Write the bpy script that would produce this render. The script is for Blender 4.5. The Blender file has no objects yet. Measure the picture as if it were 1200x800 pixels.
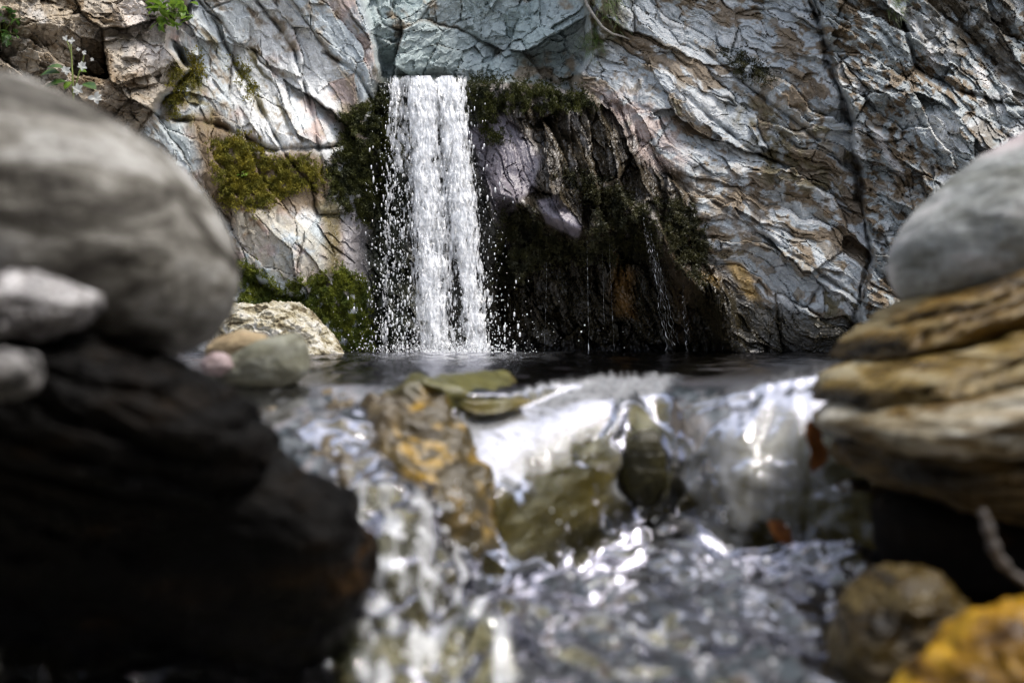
import bpy, math, random
import numpy as np

# ------------------------------------------------------------------ camera, sky, sun, exposure
sc = bpy.context.scene
COL = sc.collection
F = 933.0            # focal length in photo pixels (1200 wide)
CAMZ = 0.075
cam_d = bpy.data.cameras.new('camera')
cam = bpy.data.objects.new('camera', cam_d); COL.objects.link(cam)
cam.location = (0, 0, CAMZ); cam.rotation_euler = (math.radians(90), 0, 0)
cam_d.sensor_width = 36.0; cam_d.lens = F / 1200 * 36.0
cam_d.clip_start = 0.02; cam_d.clip_end = 500
cam_d.dof.use_dof = True; cam_d.dof.focus_distance = 5.7
cam_d.dof.aperture_fstop = 2.0
cam_d.dof.aperture_blades = 0
sc.camera = cam

SUN_EL, SUN_AZ = math.radians(66), math.radians(108)     # azimuth from +Y, clockwise
w = bpy.data.worlds.new('World'); sc.world = w; w.use_nodes = True
nt = w.node_tree
bg = nt.nodes['Background']
sky = nt.nodes.new('ShaderNodeTexSky'); sky.sky_type = 'NISHITA'; sky.sun_disc = False
sky.sun_elevation = SUN_EL; sky.sun_rotation = SUN_AZ
sky.dust_density = 3.0
hs = nt.nodes.new('ShaderNodeHueSaturation'); hs.inputs['Saturation'].default_value = .6     # thin high cloud: a paler sky
nt.links.new(sky.outputs[0], hs.inputs['Color']); nt.links.new(hs.outputs[0], bg.inputs[0]); bg.inputs[1].default_value = 0.14
sl = bpy.data.lights.new('sun', 'SUN'); sl.energy = 1.1; sl.angle = math.radians(10); sl.color = (1, .95, .87)
so = bpy.data.objects.new('sun', sl); COL.objects.link(so)
sdir = np.array([math.sin(SUN_AZ) * math.cos(SUN_EL), math.cos(SUN_AZ) * math.cos(SUN_EL), math.sin(SUN_EL)])
from mathutils import Vector, Matrix, Euler
so.rotation_euler = Vector(sdir).to_track_quat('Z', 'Y').to_euler()
vs = sc.view_settings
vs.view_transform = 'Standard'; vs.look = 'None'; vs.exposure = 1.4; vs.gamma = 1.0; vs.use_curve_mapping = False
sc.cycles.max_bounces = 8; sc.cycles.transparent_max_bounces = 24
sc.cycles.diffuse_bounces = 3; sc.cycles.glossy_bounces = 3; sc.cycles.transmission_bounces = 6
sc.cycles.use_denoising = True
sc.cycles.sample_clamp_indirect = 6.0

# ------------------------------------------------------------------ numeric helpers
def P(px, py, d):
    px = np.asarray(px, float); py = np.asarray(py, float); d = np.asarray(d, float)
    return np.stack(np.broadcast_arrays((px - 600) / F * d, d, CAMZ - (py - 400) / F * d), -1)

def _h(ix, iy, iz, seed):
    with np.errstate(over='ignore'):
        h = (ix.astype(np.int64).astype(np.uint32) * np.uint32(374761393)
             ^ (iy.astype(np.int64).astype(np.uint32) * np.uint32(668265263))
             ^ (iz.astype(np.int64).astype(np.uint32) * np.uint32(2246822519))) + np.uint32((seed * 3266489917 + 12345) & 0xffffffff)
        h = (h ^ (h >> np.uint32(15))) * np.uint32(2246822519)
        h = (h ^ (h >> np.uint32(13))) * np.uint32(3266489917)
        h = h ^ (h >> np.uint32(16))
    return h.astype(np.float64) / 4294967295.0

def vnoise(x, y, z=None, seed=0):
    """gradient-free smooth noise in -1..1"""
    x = np.asarray(x, float); y = np.asarray(y, float)
    two = z is None
    z = np.zeros_like(x) if two else np.asarray(z, float)
    x0, y0, z0 = np.floor(x), np.floor(y), np.floor(z)
    fx, fy, fz = x - x0, y - y0, z - z0
    q = lambda t: t * t * t * (t * (t * 6 - 15) + 10)
    u, v, s = q(fx), q(fy), q(fz)
    def g(i, j, k):
        a = _h(x0 + i, y0 + j, z0 + k, seed) * 2 * np.pi
        if two:
            return np.cos(a) * (fx - i) + np.sin(a) * (fy - j)
        b = _h(x0 + i, y0 + j, z0 + k, seed + 77) * 2 - 1
        r = np.sqrt(1 - b * b)
        return r * np.cos(a) * (fx - i) + r * np.sin(a) * (fy - j) + b * (fz - k)
    def pl(k):
        a = g(0, 0, k) + u * (g(1, 0, k) - g(0, 0, k))
        b = g(0, 1, k) + u * (g(1, 1, k) - g(0, 1, k))
        return a + v * (b - a)
    r = pl(0)
    if not two:
        r = r + s * (pl(1) - r)
    return r * 1.5

def fbm(x, y, z=None, seed=0, oct=4, gain=.5, lac=2.03):
    t = 0; a = 1; n = 0
    for o in range(oct):
        t = t + a * vnoise(x, y, z, seed + o * 13); n += a
        x = x * lac + 3.1; y = y * lac + 1.7
        if z is not None: z = z * lac + 5.3
        a *= gain
    return t / n * 1.4

def ridged(x, y, z=None, seed=0, oct=4, gain=.55, lac=2.1):
    t = 0; a = 1; n = 0
    for o in range(oct):
        t = t + a * (1 - 2 * np.abs(vnoise(x, y, z, seed + o * 17))); n += a
        x = x * lac + 2.1; y = y * lac + 4.7
        if z is not None: z = z * lac + .3
        a *= gain
    return t / n

def worley(x, y, seed):
    """nearest jittered cell: (F1, F2-F1, three randoms of the cell, local offset)"""
    x0, y0 = np.floor(x), np.floor(y)
    f1 = np.full(x.shape, 9.); f2 = np.full(x.shape, 9.)
    bi = np.zeros_like(x); bj = np.zeros_like(x); bx = np.zeros_like(x); by = np.zeros_like(x)
    zz = np.zeros_like(x)
    for i in (-1, 0, 1):
        for j in (-1, 0, 1):
            cx = x0 + i + _h(x0 + i, y0 + j, zz, seed); cy = y0 + j + _h(x0 + i, y0 + j, zz, seed + 5)
            d = np.hypot(x - cx, y - cy)
            n = d < f1
            f2 = np.where(n, f1, np.minimum(f2, d)); f1 = np.where(n, d, f1)
            bi = np.where(n, x0 + i, bi); bj = np.where(n, y0 + j, bj)
            bx = np.where(n, x - cx, bx); by = np.where(n, y - cy, by)
    r = [_h(bi, bj, zz, seed + 100 + k) for k in range(4)]
    return f1, f2 - f1, r, bx, by

def facet(s, t, ls, lt, seed, tilt=1.0, off=1.0):
    f1, e, r, bx, by = worley(s / ls, t / lt, seed)
    h = off * (r[0] - .5) + tilt * ((r[1] - .5) * 2 * bx + (r[2] - .5) * 2 * by)
    return h, e, r[3]

def sm(a, b, x):
    t = np.clip((x - a) / (b - a), 0, 1)
    return t * t * (3 - 2 * t)

def sdpoly(x, y, poly):
    d = np.full(x.shape, 1e9); inside = np.zeros(x.shape, bool)
    n = len(poly)
    for i in range(n):
        ax, ay = poly[i]; bx, by = poly[(i + 1) % n]
        ex, ey = bx - ax, by - ay
        t = np.clip(((x - ax) * ex + (y - ay) * ey) / (ex * ex + ey * ey + 1e-9), 0, 1)
        d = np.minimum(d, np.hypot(x - ax - t * ex, y - ay - t * ey))
        c = (ay > y) != (by > y)
        inside ^= c & (x < ex * (y - ay) / (ey if ey else 1e-9) + ax)
    return np.where(inside, -d, d)

def sdline(x, y, pts):
    d = np.full(x.shape, 1e9)
    for (ax, ay), (bx, by) in zip(pts[:-1], pts[1:]):
        ex, ey = bx - ax, by - ay
        t = np.clip(((x - ax) * ex + (y - ay) * ey) / (ex * ex + ey * ey + 1e-9), 0, 1)
        d = np.minimum(d, np.hypot(x - ax - t * ex, y - ay - t * ey))
    return d

# ------------------------------------------------------------------ object helpers
def tag(o, label, cat, group=None, kind=None):
    if label: o['label'] = label
    if cat: o['category'] = cat
    if group: o['group'] = group
    if kind: o['kind'] = kind
    return o

def mesh_np(name, V, FA, mat, parent=None, smooth=True, cols=None, attrs=None, origin=None):
    """V (n,3) world coordinates; FA (m,k) faces; the origin is moved to the given point"""
    V = np.asarray(V, float); FA = np.asarray(FA, np.int64)
    if origin is None and parent is None:
        origin = [(V[:, 0].min() + V[:, 0].max()) / 2, (V[:, 1].min() + V[:, 1].max()) / 2, V[:, 2].min()]
    if origin is None: origin = (0, 0, 0)
    V = V - np.asarray(origin)
    me = bpy.data.meshes.new(name)
    k = FA.shape[1]
    me.vertices.add(len(V)); me.vertices.foreach_set('co', V.astype(np.float32).ravel())
    me.loops.add(FA.size); me.loops.foreach_set('vertex_index', FA.astype(np.int32).ravel())
    me.polygons.add(len(FA))
    me.polygons.foreach_set('loop_start', np.arange(0, FA.size, k, dtype=np.int32))
    me.update(calc_edges=True)
    me.polygons.foreach_set('use_smooth', np.full(len(FA), smooth))
    if cols is not None:
        a = me.attributes.new('Col', 'FLOAT_COLOR', 'POINT')
        c = np.ones((len(V), 4), np.float32); c[:, :3] = cols
        a.data.foreach_set('color', c.ravel())
    for n, v in (attrs or {}).items():
        a = me.attributes.new(n, 'FLOAT', 'POINT'); a.data.foreach_set('value', np.asarray(v, np.float32).ravel())
    me.materials.append(mat)
    o = bpy.data.objects.new(name, me); COL.objects.link(o)
    o.location = origin
    if parent is not None:
        o.parent = parent
        o.location = np.asarray(origin) - np.asarray(parent.location)
    return o

def empty(name, loc):
    o = bpy.data.objects.new(name, None); COL.objects.link(o); o.location = loc; o.empty_display_size = .05
    return o

def gridfaces(nr, nc, wrap=False):
    i = np.arange(nr - 1)[:, None]; j = np.arange(nc if wrap else nc - 1)[None, :]
    j2 = (j + 1) % nc
    return np.stack([i * nc + j, i * nc + j2, (i + 1) * nc + j2, (i + 1) * nc + j], -1).reshape(-1, 4)

_t = (1 + 5 ** .5) / 2
ICO_V = np.array([(-1, _t, 0), (1, _t, 0), (-1, -_t, 0), (1, -_t, 0), (0, -1, _t), (0, 1, _t), (0, -1, -_t), (0, 1, -_t),
                  (_t, 0, -1), (_t, 0, 1), (-_t, 0, -1), (-_t, 0, 1)]) / math.hypot(1, _t)
ICO_F = np.array([(0, 11, 5), (0, 5, 1), (0, 1, 7), (0, 7, 10), (0, 10, 11), (1, 5, 9), (5, 11, 4), (11, 10, 2), (10, 7, 6), (7, 1, 8),
                  (3, 9, 4), (3, 4, 2), (3, 2, 6), (3, 6, 8), (3, 8, 9), (4, 9, 5), (2, 4, 11), (6, 2, 10), (8, 6, 7), (9, 8, 1)])

def blobs(C, R, rng, jitter=.25):
    """many small irregular drops; R (n,3) radii"""
    n = len(C)
    V = ICO_V[None] * (1 + jitter * (rng.random((n, 12, 1)) - .5)) * R[:, None, :] + C[:, None, :]
    FA = ICO_F[None] + (np.arange(n) * 12)[:, None, None]
    return V.reshape(-1, 3), FA.reshape(-1, 3)

def tube(pts, rads, seg=8):
    pts = np.asarray(pts, float); n = len(pts)
    T = np.gradient(pts, axis=0); T /= np.linalg.norm(T, axis=1)[:, None] + 1e-12
    up = np.array([.31, .87, .38])
    A = np.cross(T, up); A /= np.linalg.norm(A, axis=1)[:, None] + 1e-12
    B = np.cross(T, A)
    a = np.linspace(0, 2 * np.pi, seg, endpoint=False)
    V = pts[:, None] + np.asarray(rads)[:, None, None] * (np.cos(a)[None, :, None] * A[:, None] + np.sin(a)[None, :, None] * B[:, None])
    return V.reshape(-1, 3), gridfaces(n, seg, True)

# ------------------------------------------------------------------ materials
class NB:
    def __init__(s, name):
        s.m = bpy.data.materials.new(name); s.m.use_nodes = True
        s.t = s.m.node_tree; s.n = s.t.nodes; s.n.clear()
        s.out = s.n.new('ShaderNodeOutputMaterial')
    def add(s, typ, **kw):
        n = s.n.new(typ)
        ins = kw.pop('ins', {})
        for k, v in kw.items(): setattr(n, k, v)
        for k, v in ins.items():
            if isinstance(v, bpy.types.NodeSocket): s.t.links.new(v, n.inputs[k])
            else: n.inputs[k].default_value = v
        return n
    def noise(s, vec, scale, detail=6, rough=.6, dist=0):
        return s.add('ShaderNodeTexNoise', ins={'Vector': vec, 'Scale': scale, 'Detail': detail, 'Roughness': rough, 'Distortion': dist})
    def ramp(s, fac, stops):
        n = s.add('ShaderNodeValToRGB', ins={'Fac': fac})
        el = n.color_ramp.elements
        while len(el) < len(stops): el.new(.5)
        for e, (p, c) in zip(el, stops):
            e.position = p; e.color = (*c, 1) if len(c) == 3 else c
        return n.outputs[0]
    def mix(s, fac, a, b, typ='MIX'):
        n = s.add('ShaderNodeMix', data_type='RGBA', blend_type=typ)
        for k, v in ((0, fac), (6, a), (7, b)):
            if isinstance(v, bpy.types.NodeSocket): s.t.links.new(v, n.inputs[k])
            else: n.inputs[k].default_value = (*v, 1) if isinstance(v, tuple) and len(v) == 3 else v
        return n.outputs[2]
    def math(s, op, a, b=0.0, clamp=False):
        n = s.add('ShaderNodeMath', operation=op, use_clamp=clamp)
        for k, v in ((0, a), (1, b)):
            if isinstance(v, bpy.types.NodeSocket): s.t.links.new(v, n.inputs[k])
            else: n.inputs[k].default_value = v
        return n.outputs[0]
    def done(s, sh):
        s.t.links.new(sh, s.out.inputs['Surface']); return s.m

def mat_attr_rock():
    b = NB('wet and dry rock')
    co = b.add('ShaderNodeTexCoord').outputs['Object']
    col = b.add('ShaderNodeAttribute', attribute_name='Col').outputs['Color']
    rg = b.add('ShaderNodeAttribute', attribute_name='Rough').outputs['Fac']
    n1 = b.noise(co, 22, 8, .65).outputs['Fac']; n2 = b.noise(co, 90, 5, .7).outputs['Fac']
    v1 = b.ramp(n1, [(.25, (.55, .55, .56)), (.5, (1, 1, 1)), (.75, (1.3, 1.28, 1.25))])
    v2 = b.ramp(n2, [(.3, (.72, .70, .67)), (.55, (1, 1, 1)), (.8, (1.15, 1.15, 1.15))])
    c = b.mix(1.0, b.mix(1.0, col, v1, 'MULTIPLY'), v2, 'MULTIPLY')
    bh = b.math('ADD', b.math('MULTIPLY', n1, .7), b.math('MULTIPLY', n2, .35))
    bp = b.add('ShaderNodeBump', ins={'Height': bh, 'Strength': .4, 'Distance': .018})
    pr = b.add('ShaderNodeBsdfPrincipled', ins={'Base Color': c, 'Roughness': rg, 'Normal': bp.outputs[0]})
    return b.done(pr.outputs[0])

def mat_rock(name, stops, band=(1, 1, 5), rot=(0, 0, 0), scale=6, rough=(.5, .8), bump=.6, stain=None, fine=60, spec=.35, top=None):
    """stone: a stretched banding noise through a ramp, mottling, optional stain"""
    b = NB(name)
    co = b.add('ShaderNodeTexCoord').outputs['Object']
    mp = b.add('ShaderNodeMapping', ins={'Vector': co, 'Rotation': rot, 'Scale': band})
    n1 = b.noise(mp.outputs[0], scale, 7, .62, .6).outputs['Fac']
    n2 = b.noise(co, fine, 6, .7).outputs['Fac']
    n3 = b.noise(co, scale * .9, 3, .5).outputs['Fac']
    c = b.ramp(n1, stops)
    c = b.mix(1.0, c, b.ramp(n2, [(.3, (.6, .58, .56)), (.55, (1, 1, 1)), (.75, (1.2, 1.2, 1.2))]), 'MULTIPLY')
    if stain:
        m = b.ramp(n3, [(stain[1], (0, 0, 0)), (stain[1] + .09, (1, 1, 1))])
        c = b.mix(m, c, stain[0])
    if top:
        zz = b.add('ShaderNodeSeparateXYZ', ins={0: co}).outputs[2]
        zz = b.math('ADD', zz, b.math('MULTIPLY', n3, .08))
        m = b.add('ShaderNodeMapRange', ins={'Value': zz, 1: top[1], 2: top[1] + .035}).outputs[0]
        c = b.mix(m, c, b.mix(1.0, (*top[0], 1), b.ramp(n1, [(.3, (.7, .7, .7)), (.6, (1.1, 1.1, 1.1))]), 'MULTIPLY'))
    bh = b.math('ADD', n1, b.math('MULTIPLY', n2, .4))
    bp = b.add('ShaderNodeBump', ins={'Height': bh, 'Strength': bump, 'Distance': .012})
    r = b.add('ShaderNodeMapRange', ins={'Value': n3, 1: .3, 2: .7, 3: rough[0], 4: rough[1]})
    pr = b.add('ShaderNodeBsdfPrincipled', ins={'Base Color': c, 'Roughness': r.outputs[0], 'Normal': bp.outputs[0], 'Specular IOR Level': spec})
    return b.done(pr.outputs[0])

def mat_water():
    b = NB('clear stream water')
    co = b.add('ShaderNodeTexCoord').outputs['Object']
    foam_reflection = b.add('ShaderNodeAttribute', attribute_name='Foam').outputs['Fac']  # white cover: real foam plus painted sky reflection
    n = b.noise(co, 45, 4, .55, .3).outputs['Fac']
    bp = b.add('ShaderNodeBump', ins={'Height': n, 'Strength': .15, 'Distance': .01})
    fr = b.add('ShaderNodeFresnel', ins={'IOR': 1.34, 'Normal': bp.outputs[0]}).outputs[0]
    gl = b.add('ShaderNodeBsdfGlossy', ins={'Roughness': .03, 'Color': (.48, .48, .52, 1), 'Normal': bp.outputs[0]})
    tr = b.add('ShaderNodeBsdfTransparent', ins={'Color': (.78, .80, .72, 1)})
    rf = b.add('ShaderNodeBsdfRefraction', ins={'Color': (.95, .97, .93, 1), 'IOR': 1.2, 'Roughness': .0, 'Normal': bp.outputs[0]})
    body = b.add('ShaderNodeMixShader', ins={0: .35}); b.t.links.new(tr.outputs[0], body.inputs[1]); b.t.links.new(rf.outputs[0], body.inputs[2])
    s1 = b.add('ShaderNodeMixShader', ins={0: fr}); b.t.links.new(body.outputs[0], s1.inputs[1]); b.t.links.new(gl.outputs[0], s1.inputs[2])
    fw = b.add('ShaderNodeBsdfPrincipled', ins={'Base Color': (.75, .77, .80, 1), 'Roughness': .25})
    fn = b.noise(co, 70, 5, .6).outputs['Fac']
    fm = b.math('MULTIPLY', foam_reflection, b.ramp(fn, [(.3, (.45, .45, .45)), (.65, (1, 1, 1))]), True)
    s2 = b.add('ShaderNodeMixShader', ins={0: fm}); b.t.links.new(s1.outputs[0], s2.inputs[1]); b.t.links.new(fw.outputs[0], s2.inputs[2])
    return b.done(s2.outputs[0])

def mat_white_water(name='aerated white water', attr=False):
    b = NB(name)
    df = b.add('ShaderNodeBsdfDiffuse', ins={'Color': (.93, .94, .95, 1)})
    tl = b.add('ShaderNodeBsdfTranslucent', ins={'Color': (.95, .96, .97, 1)})
    gl = b.add('ShaderNodeBsdfGlossy', ins={'Roughness': .12})
    tr = b.add('ShaderNodeBsdfTransparent')
    m1 = b.add('ShaderNodeMixShader', ins={0: .3}); b.t.links.new(df.outputs[0], m1.inputs[1]); b.t.links.new(tl.outputs[0], m1.inputs[2])
    m2 = b.add('ShaderNodeMixShader', ins={0: .08}); b.t.links.new(m1.outputs[0], m2.inputs[1]); b.t.links.new(gl.outputs[0], m2.inputs[2])
    m3 = b.add('ShaderNodeMixShader', ins={0: .06}); b.t.links.new(m2.outputs[0], m3.inputs[1]); b.t.links.new(tr.outputs[0], m3.inputs[2])
    if attr:
        th_ = b.add('ShaderNodeAttribute', attribute_name='Thick').outputs['Fac']
        b.t.links.new(b.add('ShaderNodeMapRange', ins={'Value': th_, 1: 0.0, 2: 1.0, 3: .72, 4: .03}).outputs[0], m3.inputs[0])
    return b.done(m3.outputs[0])

def mat_leaf(name, c1, c2, scale=30, rough=.55, trans=.3):
    b = NB(name)
    co = b.add('ShaderNodeTexCoord').outputs['Object']
    n = b.noise(co, scale, 3, .5).outputs['Fac']
    c = b.ramp(n, [(.35, c1), (.65, c2)])
    pr = b.add('ShaderNodeBsdfPrincipled', ins={'Base Color': c, 'Roughness': rough})
    tl = b.add('ShaderNodeBsdfTranslucent', ins={'Color': c})
    m = b.add('ShaderNodeMixShader', ins={0: trans}); b.t.links.new(pr.outputs[0], m.inputs[1]); b.t.links.new(tl.outputs[0], m.inputs[2])
    return b.done(m.outputs[0])

M_CLIFF = mat_attr_rock()
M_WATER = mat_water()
M_WHITE = mat_white_water()
M_CURT = mat_white_water('falling water sheet', True)

# ------------------------------------------------------------------ the cliff: a fractured rock bowl round the pool
def axis(lo, a, b, hi, step, n_lo, n_hi):
    g = lambda n: np.linspace(0, 1, n + 1)[1:] ** 1.7
    return np.concatenate([(a + (lo - a) * g(n_lo))[::-1], np.arange(a, b, step), b + (hi - b) * g(n_hi)])

CX = axis(-900, -30, 1230, 2100, 1.25, 110, 110)
CY = axis(-1060, -15, 426, 470, 1.25, 110, 14)
X, Y = np.meshgrid(CX, CY)
wx = 8 * fbm(X / 90, Y / 90, seed=3, oct=3) + 1.8 * fbm(X / 14, Y / 14, seed=4, oct=3)
wy = 8 * fbm(X / 90, Y / 90, seed=5, oct=3) + 1.8 * fbm(X / 14, Y / 14, seed=6, oct=3)
XW, YW = X + wx, Y + wy
XS, YS = X + .45 * wx, Y + .45 * wy

ctrl = [(-900, 400, 3.4), (-900, -500, 4.6), (-400, 400, 4.2), (-400, 0, 4.5), (-300, -600, 5.6), (0, 420, 4.9), (0, 200, 4.9), (0, 0, 5.1), (200, 400, 5.2), (200, 200, 5.35),
        (200, 0, 5.6), (300, 420, 5.3), (330, 300, 5.45), (330, 180, 5.7), (330, 60, 6.0), (430, 100, 6.2), (430, 250, 6.0), (430, 420, 5.8), (300, -600, 7.2),
        (500, 90, 6.3), (500, 300, 6.15), (520, 420, 6.1), (560, 30, 6.6), (600, 120, 6.2), (600, 240, 6.05), (650, 420, 6.1), (700, 240, 5.9), (700, 80, 6.4),
        (700, -600, 7.4), (780, 330, 5.95), (780, 420, 6.0), (800, 150, 6.15), (850, 0, 6.5), (900, 300, 5.85), (900, 420, 5.8), (1000, 200, 5.95), (1000, 410, 5.6),
        (1100, 0, 6.0), (1100, 200, 5.5), (1100, 420, 5.1), (1200, 0, 5.8), (1200, 300, 5.0), (1300, 420, 4.6), (1400, -600, 6.2), (1700, 400, 4.0), (1700, 0, 4.4), (2100, 400, 3.2), (2100, -600, 4.6)]
num = np.zeros_like(X); den = np.zeros_like(X)
for a, b_, d_ in ctrl:
    q = 1.0 / ((X - a) ** 2 + (Y - b_) ** 2 + 45 ** 2) ** 1.6
    num += q * d_; den += q
D = num / den

def rotc(deg):
    a = math.radians(deg); return XW * math.cos(a) + YW * math.sin(a), -XW * math.sin(a) + YW * math.cos(a)

def poly(p, soft=8, wob=1.0, shift=0):
    return 1 - sm(-soft, soft, sdpoly(X + wx * wob, Y + wy * wob, p) + shift)

R_left = [(-900, -800), (400, -800), (418, -20), (432, 40), (448, 85), (440, 130), (425, 200), (432, 300), (440, 480), (-900, 480)]
R_ul = [(-900, -800), (225, -800), (232, -10), (200, 40), (196, 62), (222, 84), (190, 112), (172, 150), (130, 200), (-900, 420)]
R_back = [(400, -800), (420, -20), (434, 40), (446, 92), (545, 95), (600, 93), (668, 104), (690, 60), (684, 0), (690, -800)]
R_fall = [(440, 92), (545, 92), (575, 180), (592, 480), (415, 480), (430, 250)]
R_hollow = [(585, 242), (635, 262), (690, 285), (745, 262), (790, 318), (835, 372), (870, 480), (560, 480), (580, 330)]
R_right = [(690, -800), (682, 10), (672, 100), (740, 130), (800, 210), (830, 300), (860, 360), (860, 480), (2200, 480), (2200, -800)]
R_r2 = [(940, -800), (945, 0), (972, 60), (998, 140), (1008, 240), (1022, 300), (1012, 350), (985, 420), (985, 480), (2200, 480), (2200, -800)]
R_mid = [(545, 92), (672, 100), (740, 130), (800, 210), (830, 300), (880, 350), (880, 480), (575, 480), (570, 180)]
mL, mUL, mB, mF, mH = poly(R_left, 5), poly(R_ul, 5), poly(R_back, 5, .5), poly(R_fall, 14), poly(R_hollow, 12)
mR, mR2, mM = poly(R_right, 12), poly(R_r2, 6, .5), poly(R_mid, 12)

# fracture systems
sL, tL = rotc(58); sR, tR = rotc(36); sB, tB = rotc(-35); sU, tU = rotc(20); sV, tV = rotc(72)
fold = 26 * np.sin((XW - 860) / 120) * sm(700, 900, X)
tR2 = tR + fold + 18 * fbm(sR / 120, tR / 120, seed=41)
def system(s, t, ls, lt, seed, amp):
    h = 0; e1 = None; rr = []
    for k, (m, a) in enumerate(((1, 1.0), (.42, .36), (.17, .12), (.075, .045))):
        hh, e, r = facet(s + 90 * k, t - 31 * k, ls * m, lt * m, seed + k * 7, 1.25, (.7, .55, .4, .4)[k])
        h = h + a * hh
        rr.append(r)
        e1 = e if e1 is None else (np.minimum(e1, e * 1.5) if k == 1 else e1)
    return h * amp, e1, rr
hL, eL, rL = system(sL, tL, 170, 70, 11, .15)
hR, eR, rR = system(sR, tR2, 120, 34, 23, .14)
hB, eB, rB = system(sB, tB, 95, 66, 35, .24)
hU, eU, rU = system(sU, tU, 80, 55, 47, .20)
hM, eM, rM = system(sV, tV, 85, 26, 59, .17)
hX, eX, rX = system(sR * .9 + 400, tR + 1.2 * fold, 62, 26, 71, .16)
strR = ridged(sR / 95, tR2 / 9, seed=81, oct=4)
strM = ridged(sV / 80, tV / 9, seed=91, oct=4)
strX = ridged(sR / 50, tR / 10, seed=95, oct=4)
mLs = np.clip(mL - mUL, 0, 1); mRr = np.clip(mR - mR2, 0, 1); mMm = np.clip(mM * (1 - mR), 0, 1)
wsum = mLs + mUL + mB + mRr + mR2 + mMm + mF + 1e-6
def blend(*a):
    return (mLs * a[0] + mUL * a[1] + mB * a[2] + mRr * a[3] + mR2 * a[4] + (mMm + mF) * a[5]) / wsum
H = blend(hL, hU * 1.15, hB, hR * .72 + .008 * strR, hX * .72 + .008 * strX, hM + .026 * strM)
E = blend(eL, eU, eB, eR, eX, eM)
R1 = blend(rL[0], rU[0], rB[0], rR[0], rX[0], rM[0]); R2 = blend(rL[1], rU[1], rB[1], rR[1], rX[1], rM[1]); R3 = blend(rL[2], rU[2], rB[2], rR[2], rX[2], rM[2])
rough_amp = 1 - .55 * mLs
purp_s = np.maximum(poly([(545, 150), (592, 138), (636, 185), (627, 222), (604, 240), (590, 300), (570, 230)], 6), poly([(632, 236), (652, 230), (682, 266), (676, 279), (640, 262)], 4, .4))
H = H * (1 - .78 * purp_s)
H = H - .03 * np.exp(-(E / .035) ** 2) * sm(-.3, .3, fbm(XW / 70, YW / 70, seed=63, oct=3))
H = H + rough_amp * (.010 * fbm(XW / 34, YW / 34, seed=61, oct=4, gain=.5) + .004 * ridged(XW / 9, YW / 9, seed=62, oct=3))
D = D - H
# large steps
D = D + .45 * mB - .28 * mUL + .12 * mF
hollow_in = poly(R_hollow, 26, .6)
D = D + .20 * mH + .08 * hollow_in
lip = np.exp(-((sdpoly(XS, YS, R_hollow) - 10) / 16) ** 2) * sm(440, 340, Y) * mM
D = D - .16 * lip
crease = [(925, -120), (945, -20), (972, 66), (998, 148), (1006, 235), (1021, 300), (1012, 350), (988, 420)]
cr = sdline(XS, YS, crease); N1c = fbm(X / 20, Y / 30, seed=210, oct=3)
crn = cr * (1 + .8 * N1c) + 3 * N1c
D = D + .10 * np.exp(-(crn / (1.4 + 3.5 * sm(-.3, .4, vnoise(Y / 45, Y * 0, seed=211)))) ** 2) + .03 * np.exp(-(cr / 18))
D = D - .12 * poly(R_r2, 2.5, 1.0) * np.exp(-(cr / 140))
for ln, wdt, dep in (([(236, -20), (205, 50), (222, 86), (190, 112), (165, 150), (140, 200)], 7, .2),
                     ([(250, 20), (275, 75), (300, 120), (335, 180), (372, 225)], 3.2, .09), ([(300, 0), (345, 60), (365, 130), (378, 205)], 3.5, .1),
                     ([(205, 140), (260, 150), (320, 175), (395, 172)], 5, .09), ([(275, 315), (320, 345), (352, 352), (385, 330)], 6, .14),
                     ([(380, 60), (420, 90), (445, 130)], 3, .06), ([(800, 110), (870, 170), (930, 200), (990, 240)], 4, .07),
                     ([(830, 60), (900, 120), (960, 165)], 4, .07), ([(780, 205), (850, 245), (930, 300), (1000, 345)], 5, .07),
                     ([(690, 0), (700, 60), (672, 104), (640, 100), (560, 96)], 6, .12), ([(1050, 0), (1075, 80), (1130, 110), (1220, 130)], 5, .10)):
    D = D + .7 * dep * (.5 + 1.0 * sm(-.4, .4, vnoise(X / 25, Y / 25, seed=213))) * np.exp(-(sdline(XS, YS, ln) / (wdt * .6)) ** 1.4)

# ---- stone colours (dry albedo, stains, moss bed, wet, a painted sun patch)
def lerp(a, b, t): return a * (1 - t[..., None]) + b * t[..., None]
C3 = lambda *c: np.array(c, float)
N1 = fbm(XW / 60, YW / 60, seed=201, oct=5, gain=.6); N2 = fbm(XW / 16, YW / 16, seed=202, oct=4, gain=.6); N3 = fbm(XW / 160, YW / 160, seed=203, oct=4)
SR = fbm(sR / 70, tR2 / 14, seed=204, oct=4, gain=.6); SM_ = fbm(sV / 60, tV / 11, seed=205, oct=4, gain=.6)
SL = fbm(sL / 80, tL / 16, seed=206, oct=4, gain=.6)
Z = np.zeros(X.shape + (3,))
PALE, BLUE, TEAL = C3(.68, .695, .69), C3(.42, .465, .475), C3(.33, .405, .405)
TAN, BROWN, DARK = C3(.34, .28, .20), C3(.155, .11, .062), C3(.030, .023, .014)
PINK, PURP, OCH = C3(.50, .40, .36), C3(.185, .165, .19), C3(.34, .22, .07)
MOSS, DMOSS = C3(.115, .105, .014), C3(.028, .032, .008)
cL = lerp(lerp(Z + PALE, Z + C3(.46, .51, .53), sm(.25, .75, R1)), Z + PINK, sm(.55, .85, R2 * .6 + .5 * N1 + .25))
cL = lerp(cL, Z + TAN, sm(.15, .3, SL * .7 + N2 * .5) * .6); cL = lerp(cL, Z + BROWN * 1.3, sm(.34, .46, SL * .6 + N2 * .6) * .7)
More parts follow.
